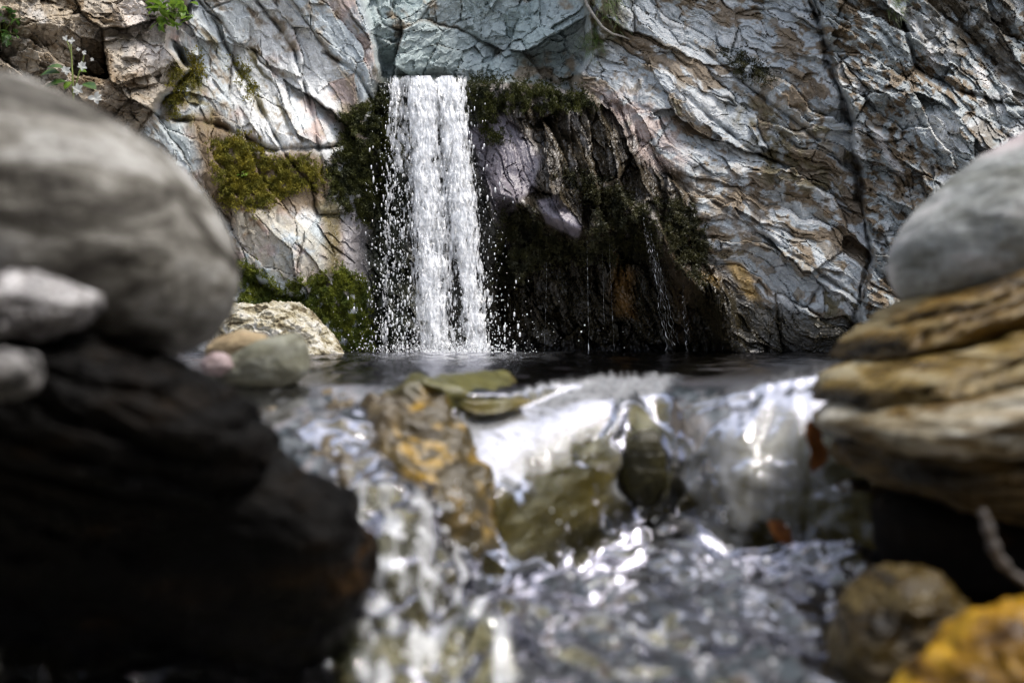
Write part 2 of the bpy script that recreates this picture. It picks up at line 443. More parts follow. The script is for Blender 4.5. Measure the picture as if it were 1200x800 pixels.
cU = lerp(lerp(Z + TAN * 1.05, Z + C3(.42, .37, .30), R2), Z + BROWN * 1.3, sm(.0, .5, N1 + .4 * N2))
cU = lerp(cU, Z + C3(.40, .39, .37), sm(.2, .6, -N1 + .3 * N2) * .7)
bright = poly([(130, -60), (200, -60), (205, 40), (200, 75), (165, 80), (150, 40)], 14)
cU = lerp(cU, Z + C3(.66, .60, .55), bright * .9)  # direct sun on the upper left rock, painted in as paler stone
cB = lerp(lerp(Z + TEAL, Z + C3(.46, .52, .52), R2), Z + TAN * .85, sm(.3, .55, N1 + .5 * R1 - .2))
cR = lerp(lerp(Z + C3(.47, .50, .51), Z + C3(.34, .37, .38), R2), Z + PALE * .8, sm(.1, .3, SR + .3 * N2))
cR = lerp(cR, Z + C3(.26, .22, .165), sm(.0, .14, N2 * .7 - SR * .4 + (R2 - .5) * .6 - .12) * .85)
cR = lerp(cR, Z + BROWN * 1.15, .92 * sm(.05, .2, N1 * .8 - SR * .55 + (R1 - .5) * .7 + .2 * N2))
cR = lerp(cR, Z + C3(.10, .085, .035), sm(.3, .42, N3 * .7 + N2 * .4 + (R2 - .5) * .5) * .85)
cX = lerp(lerp(Z + C3(.41, .445, .45), Z + C3(.29, .32, .32), R2), Z + C3(.54, .55, .54), sm(.2, .45, -N1 + .4 * (R1 - .3)))
cX = lerp(cX, Z + C3(.22, .19, .15), sm(.0, .14, N2 * .6 + (R1 - .5) * .7 - .1) * .8)
cX = lerp(cX, Z + BROWN, sm(.08, .24, N1 * .7 + N2 * .3 + (R3 - .5) * .6))
cM = lerp(lerp(Z + C3(.085, .068, .045), Z + C3(.26, .24, .22), sm(.62, .9, R2)), Z + DARK * .8, sm(-.25, .2, SM_ + .3 * N2))
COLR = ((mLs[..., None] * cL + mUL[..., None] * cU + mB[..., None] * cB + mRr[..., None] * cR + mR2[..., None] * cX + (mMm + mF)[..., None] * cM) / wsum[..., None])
crk = np.exp(-(E / .03) ** 2)
COLR = lerp(COLR, Z + C3(.11, .085, .055), crk * .8 * sm(-.4, .3, N1))
COLR = lerp(COLR, Z + C3(.05, .042, .03), (.05 + .5 * sm(-.1, .4, vnoise(Y / 30, Y * 0, seed=212))) * np.exp(-(crn / (2.5 + 4 * sm(-.3, .4, vnoise(Y / 45, Y * 0, seed=211)))) ** 2))
RGH = .62 - .34 * mMm * (1 - mR)

def paint(p, col, soft=10, amt=1.0, nz=None, cut=(-.2, .2), rough=None, wob=1.0):
    global COLR, RGH
    m = poly(p, soft, wob) * amt
    if nz is not None: m = m * sm(cut[0], cut[1], nz)
    COLR = lerp(COLR, Z + col, m)
    if rough is not None: RGH = RGH * (1 - m) + rough * m
    return m
# left buttress: soil, moss bed, wet slabs
paint([(215, 140), (250, 130), (300, 172), (370, 176), (400, 215), (388, 242), (335, 252), (292, 278), (262, 262), (240, 220)], BROWN * 1.15, 10)
paint([(205, 75), (238, 90), (245, 150), (215, 150), (190, 120)], C3(.16, .13, .035), 10, .9, N2, (-.3, .2))
paint([(268, 240), (300, 245), (310, 270), (290, 282)], C3(.15, .085, .03), 8)
paint([(240, 40), (300, 60), (340, 150), (300, 130)], C3(.13, .11, .03), 6, .8, SL, (.1, .35))
paint([(395, 120), (430, 118), (425, 165), (395, 170)], C3(.20, .16, .10), 7)
paint([(375, 235), (402, 232), (404, 330), (380, 330)], C3(.11, .085, .02), 8, .9, None, rough=.35)
paint([(402, 235), (438, 240), (440, 330), (405, 322)], C3(.25, .235, .24), 6, .95, rough=.3)
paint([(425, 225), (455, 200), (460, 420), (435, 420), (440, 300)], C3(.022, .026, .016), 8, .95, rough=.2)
paint([(275, 250), (340, 245), (385, 300), (380, 325), (340, 345), (285, 300)], C3(.47, .44, .36), 8, .75, N2, (-.5, .1))
# the rock behind and beside the fall
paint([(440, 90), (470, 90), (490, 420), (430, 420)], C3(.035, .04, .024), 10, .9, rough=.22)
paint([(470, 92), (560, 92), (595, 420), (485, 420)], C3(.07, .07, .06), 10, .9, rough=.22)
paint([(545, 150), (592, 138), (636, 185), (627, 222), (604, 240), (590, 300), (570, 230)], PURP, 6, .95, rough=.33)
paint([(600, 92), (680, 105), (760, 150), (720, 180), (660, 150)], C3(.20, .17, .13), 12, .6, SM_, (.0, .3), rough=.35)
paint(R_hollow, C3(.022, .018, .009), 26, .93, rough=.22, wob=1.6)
paint([(720, 300), (745, 320), (742, 372), (722, 368)], C3(.16, .085, .022), 9, .8, rough=.3)
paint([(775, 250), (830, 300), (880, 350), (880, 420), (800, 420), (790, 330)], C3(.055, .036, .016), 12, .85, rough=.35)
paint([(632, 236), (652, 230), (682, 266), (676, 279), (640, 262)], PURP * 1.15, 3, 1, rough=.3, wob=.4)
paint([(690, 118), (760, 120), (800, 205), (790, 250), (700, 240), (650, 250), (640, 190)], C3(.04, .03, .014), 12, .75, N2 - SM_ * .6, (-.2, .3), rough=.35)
# right wall: pink, tan, ochre, wet foot
paint([(690, 100), (745, 115), (795, 150), (808, 195), (770, 205), (730, 150)], PINK, 10, .75, N2, (-.5, .2))
paint([(785, 200), (870, 196), (905, 250), (880, 300), (830, 300)], C3(.17, .125, .075), 14, .8, N2, (-.5, .2))
paint([(848, 305), (868, 312), (892, 352), (876, 352), (858, 330)], OCH, 4, .9, wob=.5)
paint([(822, 318), (842, 328), (840, 342), (824, 335)], OCH * .9, 4, .8, wob=.5)
paint([(815, 322), (850, 345), (900, 356), (955, 366), (1005, 378), (990, 425), (805, 425)], C3(.026, .021, .010), 12, .95, rough=.26, wob=1.3)
paint([(690, -30), (760, -30), (735, 30), (700, 80), (684, 40)], C3(.11, .09, .035), 12, .85, N2, (-.4, .1))
paint([(840, 110), (900, 120), (960, 190), (990, 235), (900, 220)], C3(.095, .08, .03), 12, .75, N2, (-.3, .2))
paint([(1080, -40), (1200, -40), (1180, 70), (1090, 60)], C3(.095, .08, .055), 16, .8, N2, (-.4, .1))
for cx_, cy_ in ((1090, 68), (1150, 92), (1032, 172), (1046, 196), (1028, 160)):
    paint([(cx_ - 9, cy_ - 13), (cx_ + 4, cy_ - 10), (cx_ + 12, cy_ + 12), (cx_ + 3, cy_ + 9)], C3(.72, .69, .66), 3, .9, wob=.5)
# a wet dark line along the pool
wet = sm(392, 414, Y + 10 * N2) * (1 - .4 * mR2)
COLR = lerp(COLR, COLR * .35, wet); RGH = RGH * (1 - .5 * wet)
COLR = np.clip(COLR, .006, .8)

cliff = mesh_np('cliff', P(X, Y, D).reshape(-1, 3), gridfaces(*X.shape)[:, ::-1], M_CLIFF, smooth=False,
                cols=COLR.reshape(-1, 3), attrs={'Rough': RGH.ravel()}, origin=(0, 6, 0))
tag(cliff, 'high fractured grey and brown rock wall around the pool', 'cliff', kind='structure')

def cliff_d(px, py):
    fx = np.interp(px, CX, np.arange(len(CX))); fy = np.interp(py, CY, np.arange(len(CY)))
    i = np.clip(fy.astype(int), 0, len(CY) - 2); j = np.clip(fx.astype(int), 0, len(CX) - 2)
    u, v = fx - j, fy - i
    return (D[i, j] * (1 - u) + D[i, j + 1] * u) * (1 - v) + (D[i + 1, j] * (1 - u) + D[i + 1, j + 1] * u) * v

# ------------------------------------------------------------------ ground far around, under everything
g = np.linspace(-150, 150, 61); gx, gy = np.meshgrid(g, g)
gz = -.75 + .25 * fbm(gx / 12, gy / 12, seed=9)
gm = mat_rock('gravel ground', [(.3, (.10, .09, .075)), (.6, (.24, .22, .19))], (1, 1, 1), scale=3)
ground = mesh_np('ground', np.stack([gx, gy, gz], -1).reshape(-1, 3), gridfaces(61, 61), gm, origin=(0, 0, -.75))
tag(ground, 'stony ground of the gorge around the stream', 'ground', kind='structure')

# unseen rock walls, added round and behind the camera to block low sky light
ga = np.radians(np.linspace(58, 302, 260)); gh = np.linspace(0, 1, 60)
GA, GH = np.meshgrid(ga, gh)
grr = 3.9 + .9 * fbm(np.cos(GA) * 4 + 9, np.sin(GA) * 4, GH * 3, seed=501, oct=4) + 1.5 * GH ** 2
gzz = -.8 + GH * (6.6 + .8 * fbm(np.cos(GA) * 2, np.sin(GA) * 2, seed=502))
GP = np.stack([grr * np.sin(GA), grr * np.cos(GA), gzz], -1)
GP = GP + .22 * np.round(3 * fbm(GP[..., 0] * 1.2, GP[..., 1] * 1.2, GP[..., 2] * 1.6, seed=503, oct=3))[..., None] / 3
gc = lerp(np.zeros(GP.shape) + C3(.13, .12, .10), np.zeros(GP.shape) + C3(.04, .05, .02), sm(-.2, .4, fbm(GP[..., 0], GP[..., 1], GP[..., 2], seed=504)))
gorge = mesh_np('sky_blocker_wall', GP.reshape(-1, 3), gridfaces(60, 260), M_CLIFF, smooth=False, cols=gc.reshape(-1, 3), attrs={'Rough': np.full(GA.size, .8)}, origin=(0, 0, -.8))
tag(gorge, 'unseen dark rock wall added behind the camera to block low sky light', 'cliff', kind='structure')

# ------------------------------------------------------------------ stream: pool, lip, cascade and lower pool from one set of profiles
# per column (photo x): (y, distance) of lip start, crest, mid fall, foot, lower pool, near end
prof = {
    -250: [(452, 1.35), (475, 1.20), (540, 1.08), (640, .98), (800, .78), (1150, .45)],
    200: [(452, 1.40), (470, 1.28), (540, 1.12), (650, .98), (800, .80), (1150, .45)],
    330: [(446, 1.55), (462, 1.38), (545, 1.14), (680, 1.02), (820, .82), (1150, .45)],
    430: [(446, 1.52), (460, 1.40), (555, 1.16), (700, 1.00), (820, .82), (1150, .45)],
    500: [(449, 1.48), (474, 1.36), (590, 1.14), (720, 1.00), (820, .82), (1150, .45)],
    560: [(452, 1.45), (496, 1.38), (580, 1.24), (700, 1.10), (790, .86), (1150, .45)],
    610: [(448, 1.53), (480, 1.45), (550, 1.32), (688, 1.20), (780, .90), (1150, .45)],
    670: [(442, 1.66), (460, 1.52), (515, 1.40), (668, 1.26), (770, .91), (1150, .45)],
    730: [(439, 1.72), (452, 1.57), (495, 1.47), (630, 1.37), (760, .92), (1150, .45)],
    775: [(440, 1.72), (458, 1.57), (510, 1.49), (595, 1.42), (760, .92), (1150, .45)],
    815: [(440, 1.70), (460, 1.50), (525, 1.38), (620, 1.31), (760, .92), (1150, .45)],
    860: [(438, 1.68), (456, 1.47), (525, 1.32), (645, 1.24), (760, .92), (1150, .45)],
    910: [(433, 1.66), (446, 1.46), (525, 1.31), (640, 1.25), (760, .92), (1150, .45)],
    975: [(424, 1.66), (434, 1.47), (520, 1.30), (645, 1.20), (760, .92), (1150, .45)],
    1060: [(424, 1.56), (440, 1.40), (540, 1.26), (660, 1.12), (770, .90), (1150, .45)],
    1450: [(440, 1.40), (470, 1.25), (560, 1.15), (680, 1.00), (790, .86), (1150, .45)],
}
kx = np.array(sorted(prof)); kp = np.array([prof[k] for k in kx], float)
ncol, nrow = 420, 520
sx = np.linspace(-250, 1450, ncol)
def smooth_interp(x, xp, fp):
    f = np.interp(x, xp, fp)
    for _ in range(2): f = np.convolve(np.pad(f, 4, mode='edge'), np.ones(9) / 9, 'valid')
    return f
st_py = np.stack([smooth_interp(sx, kx, kp[:, k, 0]) for k in range(6)], 1)
st_d = np.stack([smooth_interp(sx, kx, kp[:, k, 1]) for k in range(6)], 1)
dirx = (sx - 600) / F
st_z = CAMZ - (st_py - 400) / F * st_d
far_d = np.interp(sx, [-250, 300, 600, 900, 1450], [5.2, 5.9, 6.9, 6.5, 5.2])
pts_d = np.concatenate([far_d[:, None], np.full((ncol, 1), 3.6), np.full((ncol, 1), 2.3), st_d], 1)
pts_z = np.concatenate([np.zeros((ncol, 3)), st_z], 1)
pts_z[:, 3] = np.maximum(pts_z[:, 3], -.004)
# dense rows: most of them on the cascade
seg_n = [30, 40, 50, 50, 90, 90, 80, 60, 30]
rows_d, rows_z, rows_s = [], [], []
npts = pts_d.shape[1]
for k in range(npts - 1):
    p0 = max(k - 1, 0); p3 = min(k + 2, npts - 1)
    t = np.linspace(0, 1, seg_n[k], endpoint=(k == npts - 2))[None, :]
    def cm(a):
        A, B_, Cc, Dd = a[:, p0, None], a[:, k, None], a[:, k + 1, None], a[:, p3, None]
        m1 = (Cc - A) * .5 * .8; m2 = (Dd - B_) * .5 * .8
        if k == 2: m1 = (Cc - B_) * .8
        if k == 5: m2 = (Cc - B_) * .9           # the falls break sharply into the lower pool
        if k == 6: m1 = m2 = (Cc - B_)
        if k == 7: m1 = (Cc - B_)
        return (2 * t**3 - 3 * t**2 + 1) * B_ + (t**3 - 2 * t**2 + t) * m1 + (-2 * t**3 + 3 * t**2) * Cc + (t**3 - t**2) * m2
    if k < 2:
        rows_d.append(pts_d[:, k, None] * (1 - t) + pts_d[:, k + 1, None] * t); rows_z.append(np.zeros((ncol, seg_n[k])))
    else:
        rows_d.append(cm(pts_d)); rows_z.append(cm(pts_z))
    rows_s.append(np.broadcast_to(k + t, (ncol, seg_n[k])))
WD = np.concatenate(rows_d, 1).T; WZ = np.concatenate(rows_z, 1).T; WS = np.concatenate(rows_s, 1).T
WPX = np.broadcast_to(sx[None, :], WD.shape)
BASE = np.stack([dirx[None, :] * WD, WD, WZ], -1)
def normals(Pm):
    a = np.gradient(Pm, axis=1); b_ = np.gradient(Pm, axis=0)
    n = np.cross(a, b_); n /= np.linalg.norm(n, axis=-1, keepdims=True) + 1e-12
    n *= np.where(n[..., 2:3] < 0, -1, 1)
    return n
NRM = normals(BASE)
x_, y_ = BASE[..., 0], BASE[..., 1]
arc = np.concatenate([np.zeros((1, ncol)), np.cumsum(np.linalg.norm(np.diff(BASE, axis=0), axis=-1), 0)], 0)
arc = arc - arc[np.argmin(np.abs(WS[:, 0] - 4)), :][None]       # zero at the crest

pool = 1 - sm(2.6, 3.6, WS); fallz = sm(3.6, 4.4, WS) * (1 - sm(6.1, 6.8, WS)); low = sm(5.7, 6.05, WS)
# rock bed below the water
bedbump = .03 * fbm(x_ * 6, y_ * 6, WZ * 6, seed=301, oct=4) + .010 * ridged(x_ * 22, y_ * 22, WZ * 22, seed=302, oct=3)
thick = .014 + .30 * pool * sm(1.6, 3.0, y_) + .05 * low
BED = BASE - NRM * (thick + .012)[..., None] + NRM * (bedbump * (fallz * .35 + low + pool))[..., None]
WPY = 400 + (CAMZ - BASE[..., 2]) / BASE[..., 1] * F
bw = 16 * vnoise(WPX / 40, WPY / 40, seed=360); bw2 = 16 * vnoise(WPX / 40, WPY / 40, seed=361)
bp_ = lambda pl, w_: 1 - sm(-w_, w_, sdpoly(WPX + bw, WPY + bw2, pl))
g_gold = bp_([(430, 470), (470, 452), (515, 462), (550, 500), (578, 560), (590, 650), (560, 660), (510, 600), (465, 555), (435, 520)], 16)
g_ledge = bp_([(285, 545), (310, 470), (360, 452), (440, 450), (470, 500), (450, 560), (400, 575), (330, 560)], 16)
g_rim = bp_([(455, 462), (480, 444), (540, 437), (600, 440), (610, 455), (570, 474), (500, 480)], 8)
rise = .046 * g_gold * (.80 + .38 * fbm(x_ * 18, y_ * 18, WZ * 18, seed=362, oct=4)) + .034 * g_ledge * (.5 + 1.0 * fbm(x_ * 20, y_ * 20, WZ * 20, seed=363, oct=4)) + .024 * g_rim
BED = BED + NRM * np.clip(rise, 0, 1)[..., None] + NRM * (g_gold * .006 * ridged(x_ * 55, y_ * 55, WZ * 30, seed=364, oct=3))[..., None]
cb = Z[:1, :1] * 0
nA = fbm(x_ * 9, y_ * 9, WZ * 9, seed=305, oct=4); nB = fbm(x_ * 30, y_ * 30, WZ * 30, seed=306, oct=3)
Zb = np.zeros(BASE.shape)
cb = lerp(Zb + C3(.10, .085, .02), Zb + C3(.20, .15, .035), sm(-.4, .5, nA))
gold = np.exp(-((WPX - 510) / 50) ** 2) * sm(3.3, 4.2, WS) * (1 - sm(4.7, 5.3, WS))
cb = lerp(cb, Zb + C3(.045, .03, .010), g_gold * .9); cb = lerp(cb, Zb + C3(.36, .22, .03), np.clip(g_gold, 0, 1) * sm(-.05, .5, nB + .6 * nA))
leftdark = np.exp(-((WPX - 450) / 110) ** 4) * sm(4.7, 5.3, WS)
olive = np.maximum(np.exp(-((WPX - 650) / 95) ** 2), .85 * np.exp(-((WPX - 860) / 140) ** 4)) * sm(3.6, 4.3, WS)
cb = lerp(cb, Zb + C3(.042, .031, .004), np.clip(olive * 1.2, 0, 1) * .9)
cb = lerp(cb, Zb + C3(.11, .085, .06), sm(380, 450, WPX) * 0 + (1 - sm(420, 470, WPX)) * .8)
cb = lerp(cb, Zb + C3(.035, .028, .014), leftdark); cb = lerp(cb, Zb + C3(.11, .095, .05), low * .9); cb = lerp(cb, Zb + C3(.34, .31, .24), low * sm(.15, .3, nB) * .8); cb = lerp(cb, Zb + C3(.03, .035, .02), low * sm(.1, .3, nA) * .8)
cb = lerp(cb, Zb + C3(.12, .095, .06), g_ledge * sm(-.3, .4, nB)); cb = lerp(cb, Zb + C3(.10, .095, .028), g_rim)
cb = lerp(cb, Zb + C3(.05, .04, .022), sm(1000, 1060, WPX) * .8)
cb = lerp(cb, Zb + C3(.055, .048, .03), pool * .8 * (1 - g_rim))
streambed = mesh_np('streambed', BED.reshape(-1, 3), gridfaces(*WD.shape), M_CLIFF, cols=cb.reshape(-1, 3),
                    attrs={'Rough': np.full(WD.size, .24)}, origin=(0, 1.2, -.3))
tag(streambed, 'mossy brown rock bed under the stream', 'streambed', kind='structure')

# moving water surface
rip_pool = .006 * fbm(x_ * 9, y_ * 5, seed=311, oct=3) * sm(6.6, 5, y_) + .012 * vnoise(x_ * 3.1, y_ * 2.1, seed=312)
cr_x = WPX / 600 * .64
streak = ridged(cr_x * 22 + .5 * vnoise(cr_x * 8, arc * 6, seed=320), arc * 4, seed=321, oct=2) * .004 + .008 * vnoise(cr_x * 13, arc * 6, seed=322)
lumps = .032 * fbm(x_ * 7.5, y_ * 7.5, WZ * 8, seed=330, oct=3) + .006 * ridged(x_ * 19, y_ * 19, WZ * 14, seed=331, oct=2)
leftfall = np.exp(-((WPX - (430 + 95 * sm(4.2, 6.8, WS))) / 75) ** 2) * sm(3.9, 4.6, WS)
smoothz = np.exp(-((WPX - 645) / 90) ** 2)
disp = pool * rip_pool + fallz * streak * (1 - .7 * smoothz) + np.maximum(low, .8 * sm(4.9, 5.3, WS) * (1 - .75 * smoothz)) * lumps * (1 + .9 * leftfall) + leftfall * .8 * lumps
# knob where water parts round a stone
WPY = 400 + (CAMZ - BASE[..., 2]) / BASE[..., 1] * F
ewx = 14 * vnoise(WPX / 40, WPY / 40, seed=352); ewy = 14 * vnoise(WPX / 40, WPY / 40, seed=353)
ell = np.hypot((WPX + ewx - 748 - .10 * (WPY - 540)) / 36, (WPY + ewy - 545) / 62)
ring = np.exp(-((ell - 1) / .16) ** 2) * (1 - sm(.2, 1.2, (WPY - 545) / 62)) * (.35 + .65 * sm(10, -25, WPX - 748))
kn = np.exp(-(((WPX - 757) / 36) ** 2 + ((WS - 5.0) / .55) ** 2))
disp = disp * (1 - .7 * g_gold)
disp = disp + .016 * ring - .012 * np.exp(-(ell / .8) ** 4)
ser = 5 * vnoise(WPX / 7, WPX * 0, seed=350) + 3 * vnoise(WPX / 3, WPX * 0, seed=351)
edge = np.exp(-((sdline(WPX, WPY + ser, [(525, 498), (560, 478), (620, 459), (700, 446), (790, 446)]) - 0) / 5) ** 2) + np.exp(-(sdline(WPX, WPY + ser, [(800, 482), (835, 468), (870, 462), (900, 452), (940, 446), (978, 436)]) / 6) ** 2)  # serrated highlight along the lips, painted white and slightly raised
disp = disp + .006 * edge
WAT = BASE + NRM * disp[..., None]
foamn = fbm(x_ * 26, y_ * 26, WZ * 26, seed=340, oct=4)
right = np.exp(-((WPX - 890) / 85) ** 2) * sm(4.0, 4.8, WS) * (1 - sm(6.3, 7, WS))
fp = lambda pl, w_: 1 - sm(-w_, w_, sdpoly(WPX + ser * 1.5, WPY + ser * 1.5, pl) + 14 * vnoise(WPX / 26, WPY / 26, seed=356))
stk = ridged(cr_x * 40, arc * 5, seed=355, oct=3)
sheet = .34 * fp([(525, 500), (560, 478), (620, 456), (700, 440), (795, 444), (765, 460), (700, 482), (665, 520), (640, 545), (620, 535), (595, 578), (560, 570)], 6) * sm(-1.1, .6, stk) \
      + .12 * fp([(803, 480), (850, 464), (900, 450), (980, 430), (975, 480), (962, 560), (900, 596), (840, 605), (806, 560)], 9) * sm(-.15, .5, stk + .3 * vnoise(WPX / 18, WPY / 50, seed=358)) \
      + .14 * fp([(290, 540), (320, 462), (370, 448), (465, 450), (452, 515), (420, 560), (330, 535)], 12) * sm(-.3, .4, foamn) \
      + .7 * fp([(400, 565), (440, 560), (520, 610), (575, 700), (600, 830), (430, 830), (425, 700)], 14) * sm(.0, .25, .7 * vnoise(WPX / 24, WPY / 34, seed=357) + .4 * foamn + .35 * stk - .1)  # lip, right and shelf sheets paint sky reflection white; chute is foam
foam_reflection = np.clip(sheet + .22 * edge * sm(-.3, .4, foamn) + .35 * ring * sm(-.4, .4, foamn) + 0 * leftfall + .15 * right * sm(.15, .6, ridged(cr_x * 34, arc * 7, seed=341) + .5 * foamn) +
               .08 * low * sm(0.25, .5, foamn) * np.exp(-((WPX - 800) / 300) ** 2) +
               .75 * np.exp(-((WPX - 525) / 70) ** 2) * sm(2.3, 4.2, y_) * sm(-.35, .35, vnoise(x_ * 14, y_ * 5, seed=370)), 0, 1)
stream = mesh_np('water', WAT.reshape(-1, 3), gridfaces(*WD.shape), M_WATER, attrs={'Foam': foam_reflection.ravel()}, origin=(0, 1.2, -.3))
tag(stream, 'clear stream water running from the pool over a low rock lip', 'water', kind='structure')

# ------------------------------------------------------------------ waterfall
rng = np.random.default_rng(7)
def fall_d(py):
    t = np.clip((py - 88) / 335, 0, 1.1)
    return 6.02 - .55 * t ** .9
wf = empty('waterfall', tuple(P(520, 412, 5.45)))
tag(wf, 'white waterfall dropping over the cliff lip into the pool', 'waterfall')
ux = np.arange(428, 604, .8); vy = np.arange(84, 432, .8)
U, V_ = np.meshgrid(ux, vy)
T = np.clip((V_ - 88) / 335, -.05, 1.05)
def band(cx0, cx1, w0, w1, pw=1.0):
    c = cx0 + (cx1 - cx0) * np.clip(T, 0, 1) ** pw; wd = w0 + (w1 - w0) * np.clip(T, 0, 1)
    return np.exp(-(np.abs(U - c) / wd) ** 4)
for L, (dd, thr, sd) in enumerate(((0.0, .62, 1), (.07, .56, 2), (-.05, .74, 3))):
    soft = lambda c0, c1, w0, w1, p_=2.4: np.exp(-(np.abs(U - (c0 + (c1 - c0) * np.clip(T, 0, 1) + 2.5 * vnoise(V_ / 30, V_ * 0 + c0, seed=405 + sd))) / (w0 + (w1 - w0) * np.clip(T, 0, 1))) ** p_)
    env = np.maximum.reduce([soft(494, 510, 27, 27), soft(524, 560, 24, 22), .80 * soft(466, 470, 15, 22) * (1 - .62 * T ** .7), .62 * soft(459, 450, 6, 5), .72 * soft(500, 532, 46, 44, 4)])
    env = env * sm(85, 92, V_ - 6 * vnoise(U / 14, U * 0, seed=400) - 5 * vnoise(U / 5, U * 0, seed=401 + L))
    flow = V_
    wxx = U + 6 * vnoise(U / 26, V_ / 60, seed=410 + sd) + 2.5 * vnoise(U / 8, V_ / 16, seed=412 + sd)
    web = ridged(wxx / 8, flow / 52, seed=420 + sd, oct=4, gain=.7) * .6 + .55 * fbm(wxx / 3.4, flow / 20, seed=430 + sd, oct=3, gain=.65)
    dens = env * (.60 + .10 * (1 - T)) + web * .60
    slit = np.exp(-((U - (524 + 16 * T + 7 * vnoise(V_ / 30, V_ * 0, seed=406))) / 4.5) ** 2) * sm(.5, .9, T) * sm(-.5, .2, vnoise(V_ / 16, V_ * 0, seed=407))
    dens = dens - .30 * slit
    keepv = dens > thr
    lump = .022 * web + .02 * fbm(U / 12, V_ / 22, seed=440 + sd, oct=3)
    bodyc = -.05 * np.maximum(band(493, 511, 20, 20), band(522, 562, 20, 16))
    dd_ = fall_d(V_) + dd - lump + bodyc
    Vt = P(U, V_, dd_).reshape(-1, 3)
    FA = gridfaces(*U.shape)
    k = keepv.ravel()[FA].sum(1) >= 3
    FA = FA[k]
    used = np.unique(FA); remap = np.zeros(len(Vt), np.int64); remap[used] = np.arange(len(used))
    mesh_np('water_curtain', Vt[used], remap[FA], M_CURT, parent=wf, smooth=True, attrs={'Thick': sm(thr, thr + .40, dens).ravel()[used]}, origin=tuple(wf.location))
# free drops
nd = 2900
t = rng.random(nd) ** .7
which = rng.random(nd)
c = np.where(which < .34, 464 + (462 - 464) * t, np.where(which < .62, 496 + 10 * t, 524 + 40 * t))
wd = np.where(which < .34, 9 + 13 * t, np.where(which < .62, 18 + 14 * t, 18 + 9 * t))
dx = rng.normal(0, 1, nd) * wd
py = 92 + 328 * t; px = c + dx
dep = fall_d(py) + rng.normal(0, .07, nd)
rad = .0018 + .0062 * rng.random(nd) ** 5
Rr = np.stack([rad, rad, rad * (1 + 3.2 * rng.random(nd))], 1)
Cn = P(px, py, dep)
# splash at the foot
ns = 2200
near = rng.random(ns) < .7; sxp = np.where(near, 528 + rng.normal(0, 32, ns), 510 + rng.normal(0, 62, ns)); syp = 416 - np.abs(rng.normal(0, 1, ns)) * np.where(near, 7, 24); sdp = 5.4 + rng.normal(0, .12, ns)
rad2 = .002 + .005 * rng.random(ns) ** 4
Cn = np.concatenate([Cn, P(sxp, syp, sdp)]); Rr = np.concatenate([Rr, np.stack([rad2] * 3, 1)])
v_, f_ = blobs(Cn, Rr, rng)
sp = mesh_np('spray', v_, f_, M_WHITE, parent=wf, origin=tuple(wf.location)); sp['kind'] = 'stuff'

# thin trickles on the dripping overhang
for i, (x0, y0, x1, y1, n, wdt) in enumerate(((762, 268, 788, 414, 90, 3.0), (752, 250, 772, 330, 50, 2.5), (688, 282, 690, 414, 55, .7), (714, 285, 720, 414, 60, .8),
                                     (641, 300, 638, 414, 45, .8), (800, 330, 806, 414, 40, 2.5), (706, 290, 708, 380, 30, .7))):
    dn = float(cliff_d(np.array([x0 * 1.0]), np.array([y0 * 1.0]))[0]) - .10
    lab = ['broad white trickle at the right side of the dark hollow', 'short trickle leaving the mossy lip above the broad trickle', 'thin line of drops below the purple stone in the hollow',
           'thin line of drops just left of the orange stain in the hollow', 'leftmost thin trickle in the hollow, nearest the waterfall', 'faint trickle at the right end of the hollow, right of the broad trickle',
           'shortest line of drops in the middle of the dark hollow'][i]
    ks = (5, 3, 1, 1, 1, 2, 1)[i]
    root = None
    if ks > 1:
        root = empty('water_trickle', tuple(P((x0 + x1) / 2, y1, dn))); tag(root, lab, 'trickle', 'trickles dripping in the dark hollow')
    for q in range(ks):
        m = 170
        t = np.linspace(0 if ks == 1 else .3 * rng.random(), 1 if q == 0 else .6 + .4 * rng.random(), m)
        sd = 600 + i * 10 + q
        cx = x0 + (x1 - x0) * t ** (1 + .3 * (rng.random() - .5)) + (q - (ks - 1) / 2) * wdt * 1.3 * t ** .5 + (1.2 if ks == 1 else 4.5) * vnoise(t * 7, t * 0, seed=sd) * t + (0 if ks == 1 else 2.0) * vnoise(t * 22, t * 0, seed=sd + 1)
        cy = y0 + (y1 - y0) * t
        bead = np.clip(vnoise(t * 38 / (1 + t), t * 0, seed=sd + 3) - .08, 0, 1) * np.clip(vnoise(t * 7, t * 0, seed=sd + 5) + .45, 0, 1)
        v_, f_ = tube(P(cx, cy, dn + .02 * (q % 3)), .00012 + .0062 * bead, 6)
        o = mesh_np('strand' if root else 'water_trickle', v_, f_, M_WHITE, parent=root, origin=tuple(root.location) if root else None)
        if not root: tag(o, lab, 'trickle', 'trickles dripping in the dark hollow')

